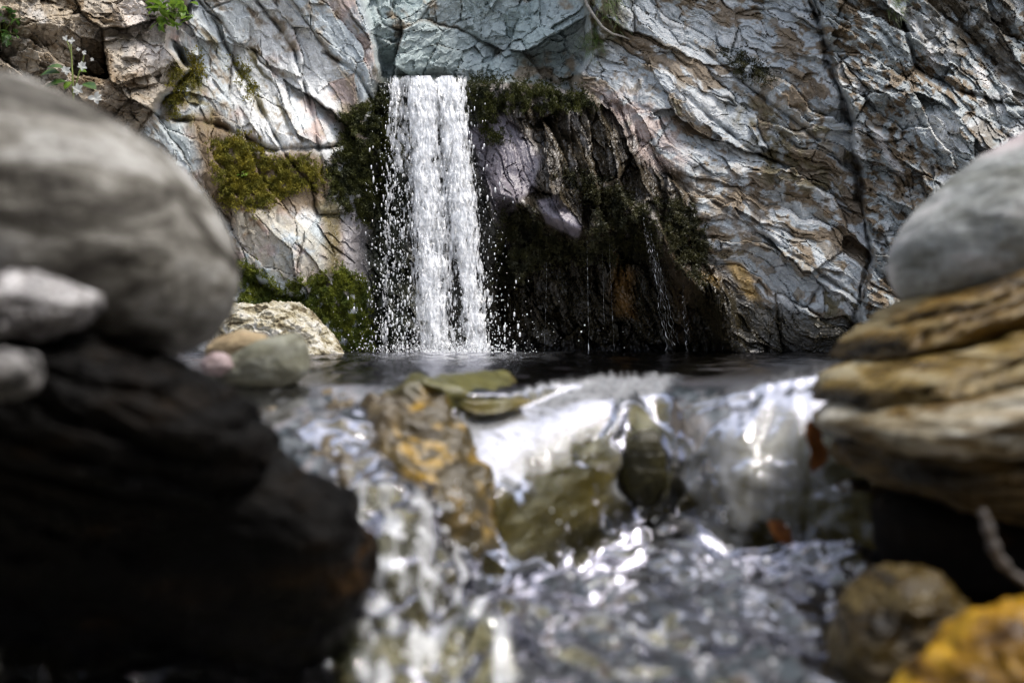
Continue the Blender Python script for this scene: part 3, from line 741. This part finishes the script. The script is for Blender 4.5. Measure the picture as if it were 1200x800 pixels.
# ------------------------------------------------------------------ moss on the wall
def moss_patch(label, p, n, size, mat, drape=0.0, out=.5, nz_cut=-.25, seed=0):
    r = np.random.default_rng(seed + 900)
    p = np.array(p, float); lo, hi = p.min(0) - 12, p.max(0) + 12
    px = lo[0] + (hi[0] - lo[0]) * r.random(n * 4); py = lo[1] + (hi[1] - lo[1]) * r.random(n * 4)
    s = sdpoly(px, py, [tuple(q) for q in p])
    nn = fbm(px / 14, py / 14, seed=seed + 50, oct=3)
    ok = (s + 9 * nn + r.normal(0, 4.5, len(px)) < 0) & (nn + .25 * fbm(px / 5, py / 5, seed=seed + 60, oct=2) > nz_cut)
    px, py = px[ok][:n], py[ok][:n]; m = len(px)
    d = cliff_d(px, py) - .004 - .06 * np.clip(fbm(px / 9, py / 9, seed=seed + 70, oct=2) + .1, 0, 1)
    B = P(px, py, d)
    # three-bladed tufts
    k = 4
    B = np.repeat(B, k, 0); M = len(B)
    dirv = r.normal(0, .55, (M, 3)) + np.array([0, -out, .55 - drape]); dirv /= np.linalg.norm(dirv, axis=1)[:, None]
    side = np.cross(dirv, r.normal(0, 1, (M, 3))); side /= np.linalg.norm(side, axis=1)[:, None] + 1e-9
    ln = size * (.4 + 1.0 * r.random(M))[:, None]; wd = ln * (.22 + .1 * r.random(M))[:, None]
    B = B + r.normal(0, size * .35, (M, 3))
    V = np.stack([B - side * wd, B + side * wd, B + dirv * ln], 1).reshape(-1, 3)
    o = mesh_np('moss_patch', V, np.arange(M * 3).reshape(-1, 3), mat, smooth=False)
    return tag(o, label, 'moss', 'moss patches on the cliff')
MM1 = mat_leaf('yellow green moss', (.13, .13, .012), (.27, .23, .022), 9, .8, .2)
MM2 = mat_leaf('dark moss', (.020, .025, .006), (.075, .08, .012), 9, .8, .2)
MM3 = mat_leaf('brown wet moss', (.024, .025, .008), (.062, .058, .015), 9, .6, .2)
MM4 = mat_leaf('bright moss', (.07, .10, .010), (.19, .21, .018), 9, .8, .25)
G1 = [(248, 168), (285, 160), (322, 188), (368, 188), (378, 215), (335, 226), (302, 246), (262, 238)]
moss_patch('yellow green moss cushion on the ledge above the left buttress', G1, 6000, .017, MM1, seed=1)
moss_patch('dark green moss hanging on the rock edge left of the waterfall', [(400, 138), (430, 122), (452, 112), (458, 150), (448, 235), (430, 262), (388, 228), (384, 205), (402, 170)], 8000, .02, MM2, .3, seed=2)
moss_patch('bright green moss at the waterline left of the waterfall', [(343, 335), (400, 318), (428, 330), (436, 415), (404, 412), (378, 378), (350, 352)], 7000, .018, MM4, seed=3)
moss_patch('green moss band under the cream coloured rock behind the round boulder', [(272, 308), (300, 318), (332, 342), (352, 350), (345, 366), (300, 358), (272, 358)], 3500, .016, MM4, seed=4)
moss_patch('olive moss strip along the cliff lip right of the waterfall', [(545, 88), (600, 92), (680, 104), (696, 124), (650, 132), (600, 124), (578, 135), (594, 165), (576, 166), (553, 130)], 5000, .018, MM2, .2, seed=5)
moss_patch('dark moss curtain draped round the hollow under the purple rock', [(586, 245), (624, 248), (640, 274), (684, 290), (702, 264), (684, 225), (660, 205), (690, 205), (720, 215), (765, 250), (772, 300), (735, 305), (690, 308), (640, 305), (600, 335), (582, 330)], 7000, .022, MM3, .6, seed=6)
moss_patch('brown moss on the wet rib right of the dark hollow', [(770, 235), (812, 240), (830, 290), (820, 330), (790, 300)], 3000, .02, MM3, .5, seed=7)
moss_patch('small olive moss streaks in cracks of the pale left slabs', [(275, 65), (290, 80), (303, 112), (292, 112), (275, 85)], 700, .015, MM1, seed=8)
moss_patch('olive moss in the hollow of the cliff top left of the pale slabs', [(200, 85), (232, 62), (240, 90), (215, 110), (205, 138), (196, 120)], 1200, .016, MM1, seed=9)
moss_patch('dark olive moss band in the middle of the right wall', [(845, 60), (870, 62), (905, 88), (895, 96), (862, 85)], 1200, .016, MM3, seed=10)

# ------------------------------------------------------------------ plants
def leaf_mesh(base, direction, up, ln, wd, fold=.25):
    """a pointed leaf of 2 x 4 quads"""
    direction = direction / np.linalg.norm(direction); s = np.cross(direction, up); s /= np.linalg.norm(s) + 1e-9
    n = np.cross(s, direction)
    V = []
    for t, w_ in ((0, .12), (.25, .8), (.5, 1.0), (.75, .7), (1.0, .03)):
        c = base + direction * ln * t - n * ln * .25 * t * t
        V += [c - s * wd * w_ * .5 + n * fold * wd * w_ * .5, c, c + s * wd * w_ * .5 + n * fold * wd * w_ * .5]
    FA = []
    for i in range(4):
        a = i * 3
        FA += [(a, a + 1, a + 4, a + 3), (a + 1, a + 2, a + 5, a + 4)]
    return np.array(V), np.array(FA)
def join(parts):
    V, FA, n = [], [], 0
    for v, f in parts:
        V.append(v); FA.append(f + n); n += len(v)
    return np.concatenate(V), np.concatenate(FA)
M_LEAF = mat_leaf('fresh leaf', (.10, .20, .02), (.22, .34, .04), 25, .4, .4)
M_LEAF2 = mat_leaf('deep green leaf', (.03, .08, .02), (.08, .15, .03), 25, .45, .3)
M_STEM = mat_leaf('green stem', (.14, .18, .04), (.22, .26, .06), 25, .6, .1)
M_PETAL = mat_leaf('white petal', (.75, .75, .70), (.85, .85, .8), 40, .6, .4)
def bush(name, label, cx, cy, rx, ry, n, size, mat, seed, cat, group=None, drop=0.2):
    r = np.random.default_rng(seed)
    d0 = float(cliff_d(np.array([cx * 1.]), np.array([cy * 1.]))[0])
    root = empty(name, tuple(P(cx, cy + ry * .8, d0 - .02))); tag(root, label, cat, group)
    lv, st = [], []
    bp = P(cx, cy + ry * .7, d0 - .01)
    for i in range(n):
        a = r.random() * 6.28; q = r.random() ** .5
        tip = P(cx + rx * q * math.cos(a), cy + ry * q * math.sin(a), d0 - .05 - .22 * r.random() * (1.1 - q))
        dr = np.array([r.normal(0, .7), -.5 - r.random() * .5, r.normal(.1, .5) - drop])
        lv.append(leaf_mesh(tip, dr, np.array([r.normal(0, .3), r.normal(0, .3), 1.]), size * (.6 + .8 * r.random()), size * (.45 + .3 * r.random())))
        if i % 3 == 0:
            mid = (bp + tip) / 2 + np.array([0, -.03, .03])
            tt = np.linspace(0, 1, 6)[:, None]
            st.append(tube((1 - tt) ** 2 * bp + 2 * tt * (1 - tt) * mid + tt ** 2 * tip, np.linspace(.0035, .0015, 6), 5))
    v, f = join(lv); mesh_np('foliage', v, f, mat, parent=root, smooth=False, origin=tuple(root.location))
    v, f = join(st); mesh_np('stem', v, f, M_STEM, parent=root, origin=tuple(root.location))
    return root
bush('leafy_plant', 'bright green leafy plant growing at the top of the pale slabs', 203, 12, 24, 24, 70, .075, M_LEAF, 5, 'plant')
bush('leafy_plant', 'dark shaded foliage tuft at the upper left corner of the rock', 4, 30, 18, 25, 50, .05, M_LEAF2, 6, 'plant')
bush('fern', 'tiny pale green sprig rooted in the yellow green moss ledge', 286, 204, 7, 4, 7, .03, M_LEAF, 8, 'plant')

# flowering herb behind the round boulder
d0 = float(cliff_d(np.array([85.]), np.array([95.]))[0]) - .35
herb = empty('flowering_plant', tuple(P(85, 112, d0))); tag(herb, 'slender herb with small white flowers rising behind the round boulder', 'plant')
r = np.random.default_rng(31)
stp = [tube(P(np.array([86, 85, 84, 83]), np.array([118, 90, 70, 48]), d0), [.006, .005, .004, .003], 6),
       tube(P(np.array([86, 92, 97, 99]), np.array([112, 88, 72, 62]), d0 - .02), [.004, .004, .003, .002], 6),
       tube(P(np.array([83, 80, 77]), np.array([62, 52, 45]), d0), [.003, .003, .002], 6)]
v, f = join(stp); mesh_np('stem', v, f, M_STEM, parent=herb, origin=tuple(herb.location))
for (x, y, ln, wd, ang, m_, lab) in ((62, 86, .10, .10, 180, M_LEAF2, 0), (70, 96, .11, .09, 200, M_LEAF2, 0), (66, 80, .08, .07, 160, M_LEAF2, 0), (90, 98, .09, .07, -30, M_LEAF2, 0), (60, 100, .08, .07, 190, M_LEAF2, 0),
                           (84, 96, .06, .06, 250, M_LEAF, 'bright yellow green young leaf'), (92, 84, .05, .04, 10, M_LEAF, 'bright yellow green young leaf')):
    v, f = leaf_mesh(P(x + (0 if lab else 8), y, d0 - .04), np.array([math.cos(math.radians(ang)), -.35, math.sin(math.radians(ang)) * .5]), np.array([0, -.6, .8]), ln, wd)
    lo_ = mesh_np('leaf', v, f, m_, parent=herb, smooth=False, origin=tuple(herb.location))
    if lab: lo_['label'] = lab
for (x, y, s) in ((77, 45, 3.2), (84, 48, 3.6), (99, 62, 2.6), (92, 58, 2.2), (78, 83, 5), (97, 78, 5), (92, 105, 6), (112, 115, 7), (108, 70, 2)):
    pet = []
    for q in range(6):
        a = q * 1.05 + r.random()
        pet.append(leaf_mesh(P(x, y, d0 - .05), np.array([math.cos(a), -.4, math.sin(a)]), np.array([0, -1., .2]), s / F * d0 * 1.2, s / F * d0 * .8))
    v, f = join(pet); mesh_np('flower', v, f, M_PETAL, parent=herb, smooth=False, origin=tuple(herb.location))

# grass tufts hanging from the crack above the fall
def grass(label, cx, cy, n, ln, seed, spread=9, mat=M_LEAF2):
    r = np.random.default_rng(seed); Vs = []
    d0 = float(cliff_d(np.array([cx * 1.]), np.array([cy * 1.]))[0]) - .03
    for i in range(n):
        b0 = P(cx + r.normal(0, spread * .6), cy + r.normal(0, spread), d0)
        dr = np.array([r.normal(0, .4), -.5 * r.random(), .5 * r.random()]); L = ln * (.5 + r.random())
        q = np.linspace(0, 1, 5)[:, None]
        c = b0 + dr * L * q + np.array([0, -.15, -.9]) * L * q ** 2
        wv = np.array([.002, .0, .0005])[None] * (1.1 - q)
        Vs.append((np.stack([c - wv, c + wv], 1).reshape(-1, 3), np.array([(2 * k, 2 * k + 1, 2 * k + 3, 2 * k + 2) for k in range(4)])))
    v, f = join(Vs); o = mesh_np('grass_tuft', v, f, mat, smooth=False); return tag(o, label, 'grass', 'grass tufts on the cliff')
M_GR = mat_leaf('grass blade', (.05, .10, .015), (.13, .19, .03), 12, .5, .3)
grass('green grass tuft hanging in the crack right of the blue grey back wall', 694, 46, 160, .11, 3, 10, M_GR)
grass('dark grass fringe at the top edge above the right wall', 715, 2, 160, .12, 4, 14, M_GR)
grass('thin grass clump hanging at the top centre of the right part of the wall', 1050, 8, 80, .09, 5, 7, M_GR)

# bare root
M_ROOT = mat_rock('bleached root', [(.3, (.30, .26, .21)), (.6, (.50, .46, .40))], scale=12)
M_ROOT2 = mat_rock('old root', [(.4, (.05, .045, .04)), (.6, (.20, .18, .17))], scale=40)
pp = np.array([(683, -8), (688, 6), (697, 20), (706, 32), (718, 40), (730, 43), (738, 46)], float)
dr_ = cliff_d(pp[:, 0], pp[:, 1]).min() - .06
v, f = tube(P(pp[:, 0], pp[:, 1], dr_ + np.array([.05, .02, 0, 0, 0, .02, .05])), np.array([.012, .011, .010, .009, .008, .006, .004]), 8)
tag(mesh_np('bare_root', v, f, M_ROOT), 'bleached bare root arching across the top of the cliff beside the grass', 'root')

# ------------------------------------------------------------------ loose stones: own outline, own distance, real thickness
def stone(name, label, outline, d, T, mat, seed, amp=.06, ridge=.03, facets=0.0, tilt=0.0, cat='rock', group=None, nu=150, nv=90, depthrot=0.0, box=2.4, freq=3.0, layers=None, aniso=None):
    o = np.array(outline, float)
    c = (o.min(0) + o.max(0)) / 2
    th = np.arctan2(-(o[:, 1] - c[1]), o[:, 0] - c[0]); rr = np.hypot(*(o - c).T)
    k = np.argsort(th); th, rr = th[k], rr[k]
    a = np.linspace(-np.pi, np.pi, nu, endpoint=False)
    # resample the outline polygon radially
    thx = np.concatenate([th - 2 * np.pi, th, th + 2 * np.pi]); rx = np.concatenate([rr] * 3)
    xx = np.concatenate([rx * np.cos(thx)]); yy = rx * np.sin(thx)
    def radius(ang):
        i = np.searchsorted(thx, ang) - 1
        x1, y1, x2, y2 = xx[i], yy[i], xx[i + 1], yy[i + 1]
        ca, sa = np.cos(ang), np.sin(ang)
        den = ca * (y2 - y1) - sa * (x2 - x1)
        return (x1 * (y2 - y1) - y1 * (x2 - x1)) / np.where(np.abs(den) < 1e-6, 1e-6, den)
    ra = radius(a)
    kk = 3; ra = np.convolve(np.concatenate([ra[-kk:], ra, ra[:kk]]), np.ones(2 * kk + 1) / (2 * kk + 1), 'valid')
    ph = np.linspace(-np.pi / 2, np.pi / 2, nv)
    cp = np.sign(np.cos(ph)) * np.abs(np.cos(ph)) ** (2 / box); sp_ = np.sign(np.sin(ph)) * np.abs(np.sin(ph)) ** (2 / box)
    s = d / F
    Xl = ra[None] * np.cos(a)[None] * cp[:, None] * s; Zl = ra[None] * np.sin(a)[None] * cp[:, None] * s
    Yl = np.broadcast_to((sp_ * T)[:, None], Xl.shape) + tilt * Xl + depthrot * Zl
    Vm = np.stack([Xl, Yl, Zl], -1)
    size = np.mean(ra) * s
    n = Vm / (np.linalg.norm(Vm, axis=-1, keepdims=True) + 1e-9)
    q = Vm / size * freq / 3
    if aniso:
        ca, sa = math.cos(aniso[0]), math.sin(aniso[0])
        q = np.stack([(q[..., 0] * ca + q[..., 2] * sa), q[..., 1], (-q[..., 0] * sa + q[..., 2] * ca) * aniso[1]], -1)
    disp = amp * fbm(q[..., 0] * 1.3, q[..., 1] * 1.3, q[..., 2] * 1.3, seed=seed, oct=5) + ridge * ridged(q[..., 0] * 4, q[..., 1] * 4, q[..., 2] * 4, seed=seed + 3, oct=4)
    if facets:
        w1 = np.round(fbm(q[..., 0] * 1.1, q[..., 1] * 1.1, q[..., 2] * 1.1, seed=seed + 9, oct=2) * 4) / 4
        disp = disp + facets * w1
    if layers:
        ang, per, la = layers
        tt = (-Vm[..., 0] * math.sin(ang) + Vm[..., 2] * math.cos(ang)) / (per * s) + .6 * fbm(q[..., 0], q[..., 1], q[..., 2], seed=seed + 21, oct=3)
        st_ = np.floor(tt); fr = tt - st_
        lay = _h(st_, st_ * 0, st_ * 0, seed) - .5
        disp = disp + la * (lay - .8 * np.exp(-(np.minimum(fr, 1 - fr) / .14) ** 2))
    Vm = Vm + n * (disp * size)[..., None]
    Vw = Vm.reshape(-1, 3) + P(c[0], c[1], d)
    FA = gridfaces(nv, nu, True)
    ob = mesh_np(name, Vw, FA, mat, smooth=True, origin=tuple(P(c[0], c[1], d)))
    return tag(ob, label, cat, group)

RK_GREY = mat_rock('grey foliated boulder', [(.38, (.022, .018, .012)), (.46, (.085, .078, .064)), (.54, (.23, .22, .195)), (.62, (.40, .395, .375))], (1, 1, 2.2), (0, .4, 0), 9, bump=.9)
RK_PALE = mat_rock('pale banded boulder', [(.38, (.12, .125, .105)), (.46, (.27, .285, .27)), (.54, (.42, .435, .425)), (.62, (.58, .575, .565))], (1, 1, 3.0), (0, -.35, 0), 5, bump=.7, top=((.50, .43, .43), .13))
RK_OCHRE = mat_rock('ochre banded slab', [(.36, (.012, .008, .003)), (.44, (.07, .042, .008)), (.52, (.18, .105, .018)), (.62, (.33, .26, .13))], (.7, .7, 5), (0, -.45, 0), 7, (.2, .45), .8)
RK_GREEN = mat_rock('grey green banded slab', [(.36, (.014, .010, .004)), (.44, (.085, .053, .012)), (.52, (.23, .155, .04)), (.62, (.38, .33, .21))], (.7, .7, 5), (0, -.42, 0), 7, (.2, .45), .8)
RK_WHITE = mat_rock('white banded slab', [(.36, (.03, .018, .005)), (.44, (.14, .085, .02)), (.53, (.33, .29, .20)), (.64, (.56, .54, .48))], (.7, .7, 4), (0, -.25, 0), 7, (.25, .5), .6)
RK_BROWN = mat_rock('brown wet slab', [(.36, (.010, .007, .003)), (.45, (.05, .032, .009)), (.55, (.12, .075, .02)), (.66, (.22, .16, .07))], (.7, .7, 5), (0, -.2, 0), 7, (.4, .7), .8)
RK_DARK = mat_rock('wet rock and gap shade', [(.3, (.003, .0025, .002)), (.55, (.006, .005, .004)), (.75, (.014, .010, .006))], (1, 1, 2.5), (0, .3, 0), 9, (.6, .85), .8, stain=((.05, .022, .005), .63), spec=.1)
RK_YEL = mat_rock('ochre yellow stone', [(.38, (.07, .032, .004)), (.48, (.30, .155, .008)), (.60, (.52, .31, .02))], (1, 1, 1.5), (0, 0, 0), 9, (.15, .4), .7)
RK_WEDGE = mat_rock('olive grey wedge', [(.3, (.07, .068, .045)), (.5, (.18, .18, .13)), (.7, (.36, .37, .32))], (1, 1, 3), (0, .4, 0), 10, bump=.7)
RK_WHITE2 = mat_rock('quartz white stone', [(.40, (.05, .045, .045)), (.48, (.22, .21, .21)), (.60, (.58, .57, .58))], (1, 1, 1), (0, 0, 0), 38, (.2, .45))
RK_WHITE3 = mat_rock('pale wet stone', [(.40, (.02, .02, .02)), (.50, (.12, .115, .11)), (.62, (.36, .35, .35))], (1, 1, 1), (0, 0, 0), 38, (.2, .45))
RK_CREAM = mat_rock('cream wall rock', [(.38, (.07, .05, .02)), (.45, (.30, .26, .16)), (.54, (.50, .47, .38)), (.66, (.64, .62, .57))], (1, 1, 2), (0, .5, 0), 9, (.4, .7), 1.0)
RK_TAN = mat_rock('tan stone', [(.3, (.20, .14, .07)), (.6, (.42, .33, .2))], scale=14)
RK_PINKST = mat_rock('pinkish stone', [(.3, (.20, .14, .14)), (.6, (.45, .36, .36))], scale=14)

stone('boulder', 'large round grey brown boulder on the left bank', [(-150, 132), (-60, 100), (10, 94), (66, 106), (124, 132), (182, 176), (229, 228), (258, 284), (266, 322), (256, 366), (230, 402), (196, 418), (140, 405), (60, 400), (-60, 400), (-160, 330), (-190, 220)], .92, .17, RK_GREY, 1, .035, .016, 0, nu=260, nv=150)
stone('boulder', 'pale grey boulder with pink top on the right bank slabs', [(1062, 345), (1056, 300), (1072, 262), (1110, 222), (1160, 182), (1215, 150), (1300, 140), (1400, 190), (1420, 290), (1330, 380), (1200, 378), (1110, 372)], 1.25, .17, RK_PALE, 2, .045, .02, .03, nu=220, nv=120)
# dark bank rock and the stones on it
RK_BANK = mat_rock('wet bank rock and shade', [(.42, (.0012, .001, .001)), (.54, (.003, .0024, .002)), (.62, (.008, .005, .0025)), (.72, (.04, .02, .005))], (.6, .6, 2.6), (0, .38, 0), 7, (.28, .5), .9, spec=.09)  # wet dark rock, with the bank's deep shadow put into its colour
stone('bank_rock', 'black wet layered rock mass under the round boulder, its shadow coloured in', [(-200, 378), (0, 372), (110, 384), (200, 424), (262, 462), (308, 488), (332, 522), (312, 562), (230, 605), (0, 650), (-200, 650)], .84, .12, RK_BANK, 3, .10, .06, .10, nu=260, nv=140, box=3.4, depthrot=-.45, aniso=(-.42, 2.0), layers=(-.42, 38, .09))
stone('bank_rock', 'dark brown wet ledge with shade coloured in at the lower left, beside the narrow chute of water', [(-200, 520), (100, 510), (240, 478), (305, 488), (352, 540), (405, 562), (424, 600), (416, 680), (394, 740), (376, 820), (380, 920), (-200, 920)], .93, .10, RK_BANK, 23, .09, .06, .10, nu=260, nv=140, box=3.6, depthrot=-.35, aniso=(-.3, 1.4))
stone('stone', 'white quartz stone with a dark spot at the left edge', [(-40, 350), (0, 328), (40, 322), (85, 335), (104, 352), (98, 380), (40, 396), (0, 400), (-40, 395)], .745, .05, RK_WHITE2, 4, .18, .10, .18, aniso=(0, 1.6))
stone('stone', 'smaller pale wet stone below the quartz stone at the left edge', [(-40, 425), (0, 410), (28, 416), (44, 436), (34, 458), (0, 466), (-40, 460)], .66, .03, RK_WHITE3, 5, .18, .10, .16)
stone('stone', 'wedge shaped olive grey stone at the stream edge right of the round boulder', [(250, 440), (275, 415), (310, 398), (350, 389), (358, 402), (360, 436), (340, 452), (290, 460), (258, 452)], 1.45, .06, RK_WEDGE, 6, .05, .02, .06)
stone('stone', 'small tan stone behind the wedge shaped stone', [(240, 412), (255, 396), (285, 387), (312, 392), (318, 405), (290, 416), (250, 422)], 1.65, .05, RK_TAN, 7, .08, .03, .05)
stone('stone', 'little pinkish stone between the round boulder and the wedge shaped stone', [(236, 424), (250, 412), (268, 416), (272, 430), (258, 440), (240, 438)], 1.38, .02, RK_PINKST, 8, .08, .03, .05)
stone('rock', 'cream fractured rock standing in the pool against the left wall', [(262, 425), (262, 380), (285, 362), (330, 358), (352, 362), (378, 385), (398, 418), (400, 440), (270, 440)], 4.85, .35, RK_CREAM, 9, .10, .07, .16, nu=260, nv=160, freq=5)
stone('stone', 'small dark flat stone in the pool at the foot of the waterfall', [(466, 424), (474, 420), (492, 419), (504, 423), (500, 428), (470, 428)], 5.1, .06, RK_DARK, 10, .05, .03, .05, nu=60, nv=40)
# right bank: a stack of tilted slabs
stone('rock_slab', 'ochre topmost slab tilted under the pale right boulder', [(1000, 418), (1015, 398), (1060, 362), (1120, 335), (1200, 308), (1340, 285), (1400, 330), (1300, 362), (1200, 376), (1120, 400), (1040, 428)], 1.20, .18, RK_OCHRE, 11, .12, .07, .12, box=4, nu=300, nv=160, aniso=(.42, 3.2), layers=(.42, 15, .14), )
stone('rock_slab', 'grey green slab with brown bands, second from the top on the right bank', [(968, 470), (975, 448), (1010, 428), (1060, 418), (1130, 388), (1200, 366), (1360, 340), (1420, 400), (1320, 430), (1200, 440), (1090, 462), (1000, 480)], 1.13, .20, RK_GREEN, 12, .12, .07, .12, box=4, nu=220, nv=110, aniso=(.40, 3.2), layers=(.40, 15, .14))
stone('rock_slab', 'whitish slab with rusty streaks, third from the top on the right bank', [(982, 505), (985, 482), (1040, 468), (1110, 448), (1200, 430), (1340, 420), (1400, 470), (1320, 500), (1200, 512), (1080, 522), (1005, 522)], 1.06, .20, RK_WHITE, 13, .11, .06, .10, box=3.6, nu=220, nv=110, aniso=(.25, 3.0), layers=(.25, 15, .12))
stone('rock_slab', 'brown lowest slab overhanging the dark gap on the right bank', [(1000, 530), (1010, 512), (1100, 505), (1200, 500), (1380, 480), (1420, 560), (1340, 620), (1200, 610), (1100, 585), (1030, 560)], 1.08, .20, RK_BROWN, 14, .12, .07, .12, box=3.6, depthrot=-.5, nu=220, nv=110, aniso=(.15, 3.0), layers=(.15, 15, .12))
stone('bank_rock', 'black rock added as the shade in the gap under the right slabs', [(1010, 555), (1080, 570), (1200, 590), (1450, 560), (1480, 760), (1300, 800), (1150, 780), (1060, 700), (1030, 640)], 1.12, .12, RK_DARK, 15, .06, .03, .06, nu=180, nv=100, depthrot=-.6)  # dark rock added where the cavity under the slabs lies in shade
stone('stone', 'bright ochre yellow stone in the lower right corner', [(1045, 860), (1075, 802), (1120, 760), (1172, 730), (1235, 716), (1330, 740), (1360, 860), (1250, 960), (1080, 950)], .70, .07, RK_YEL, 16, .13, .08, .12)
RK_YEL2 = mat_rock('dull ochre stone', [(0.36, (0.0084, 0.0056, 0.0021)), (0.48, (0.049, 0.0315, 0.007)), (0.62, (0.133, 0.098, 0.035))], scale=9, rough=(.15, .4))
stone('stone', 'dull ochre stone in the lower pool behind the bright yellow stone', [(975, 765), (998, 710), (1035, 672), (1082, 676), (1120, 705), (1135, 760), (1080, 810), (990, 810)], .84, .06, RK_YEL2, 17, .14, .09, .12)
RK_OL = mat_rock('mossy olive stone', [(.3, (.01, .009, .004)), (.6, (.04, .035, .01))], scale=9, rough=(.15, .4))
stone('stone', 'dark olive stone knob in the middle of the cascade', [(728, 560), (730, 525), (745, 505), (768, 505), (780, 530), (780, 570), (768, 592), (740, 592)], 1.425, .03, RK_OL, 18, .05, .02, .03)
# root in the dark gap, dead leaves
tt = np.linspace(0, 1, 24)
cxp = np.interp(tt, [0, .25, .5, .75, 1], [1150, 1158, 1166, 1182, 1215]); cyp = np.interp(tt, [0, .25, .5, .75, 1], [596, 618, 646, 668, 692])
v, f = tube(P(cxp, cyp, .78), np.interp(tt, [0, .1, .5, 1], [.002, .0045, .0055, .003]) * (1 + .25 * np.sin(tt * 31)), 8)
tag(mesh_np('bare_root', v, f, M_ROOT2), 'curved pale root hanging in the dark gap under the right slabs', 'root')
M_DEAD = mat_leaf('dead leaf', (.10, .03, .008), (.22, .08, .015), 60, .5, .2)
r = np.random.default_rng(77)
for i, (x, y, lab) in enumerate(((948, 492, 'reddish brown dead leaf stuck at the right rim of the cascade, upper one'), (962, 515, 'reddish brown dead leaf below the other at the right rim'), (900, 610, 'yellowish dead leaf at the foot of the right fall'))):
    v, f = leaf_mesh(P(x, y, 1.17), np.array([r.normal(0, .4), -.3, -.9]), np.array([.3, -1, .2]), .05, .03)
    tag(mesh_np('dead_leaf', v, f, M_DEAD, smooth=False), lab, 'leaf', 'dead leaves on the cascade')

# loose drops thrown up by the cascade
n = 150
wh = rng.random(n)
px = np.where(wh < .45, 430 + 130 * rng.random(n), 640 + 360 * rng.random(n)); py = np.where(wh < .45, 560 + 230 * rng.random(n), 590 + 200 * rng.random(n))
dd = np.where(wh < .45, 1.05 - .16 * (py - 560) / 230, 1.2 - .36 * (py - 590) / 200) - .02 - .03 * rng.random(n)
rad = .0012 + .0028 * rng.random(n) ** 2
v, f = blobs(P(px, py, dd), np.stack([rad, rad, rad * 1.2], 1), rng)
tag(mesh_np('water_drops', v, f, M_WHITE), 'white drops splashing over the cascade and lower pool', 'water drops', kind='stuff')
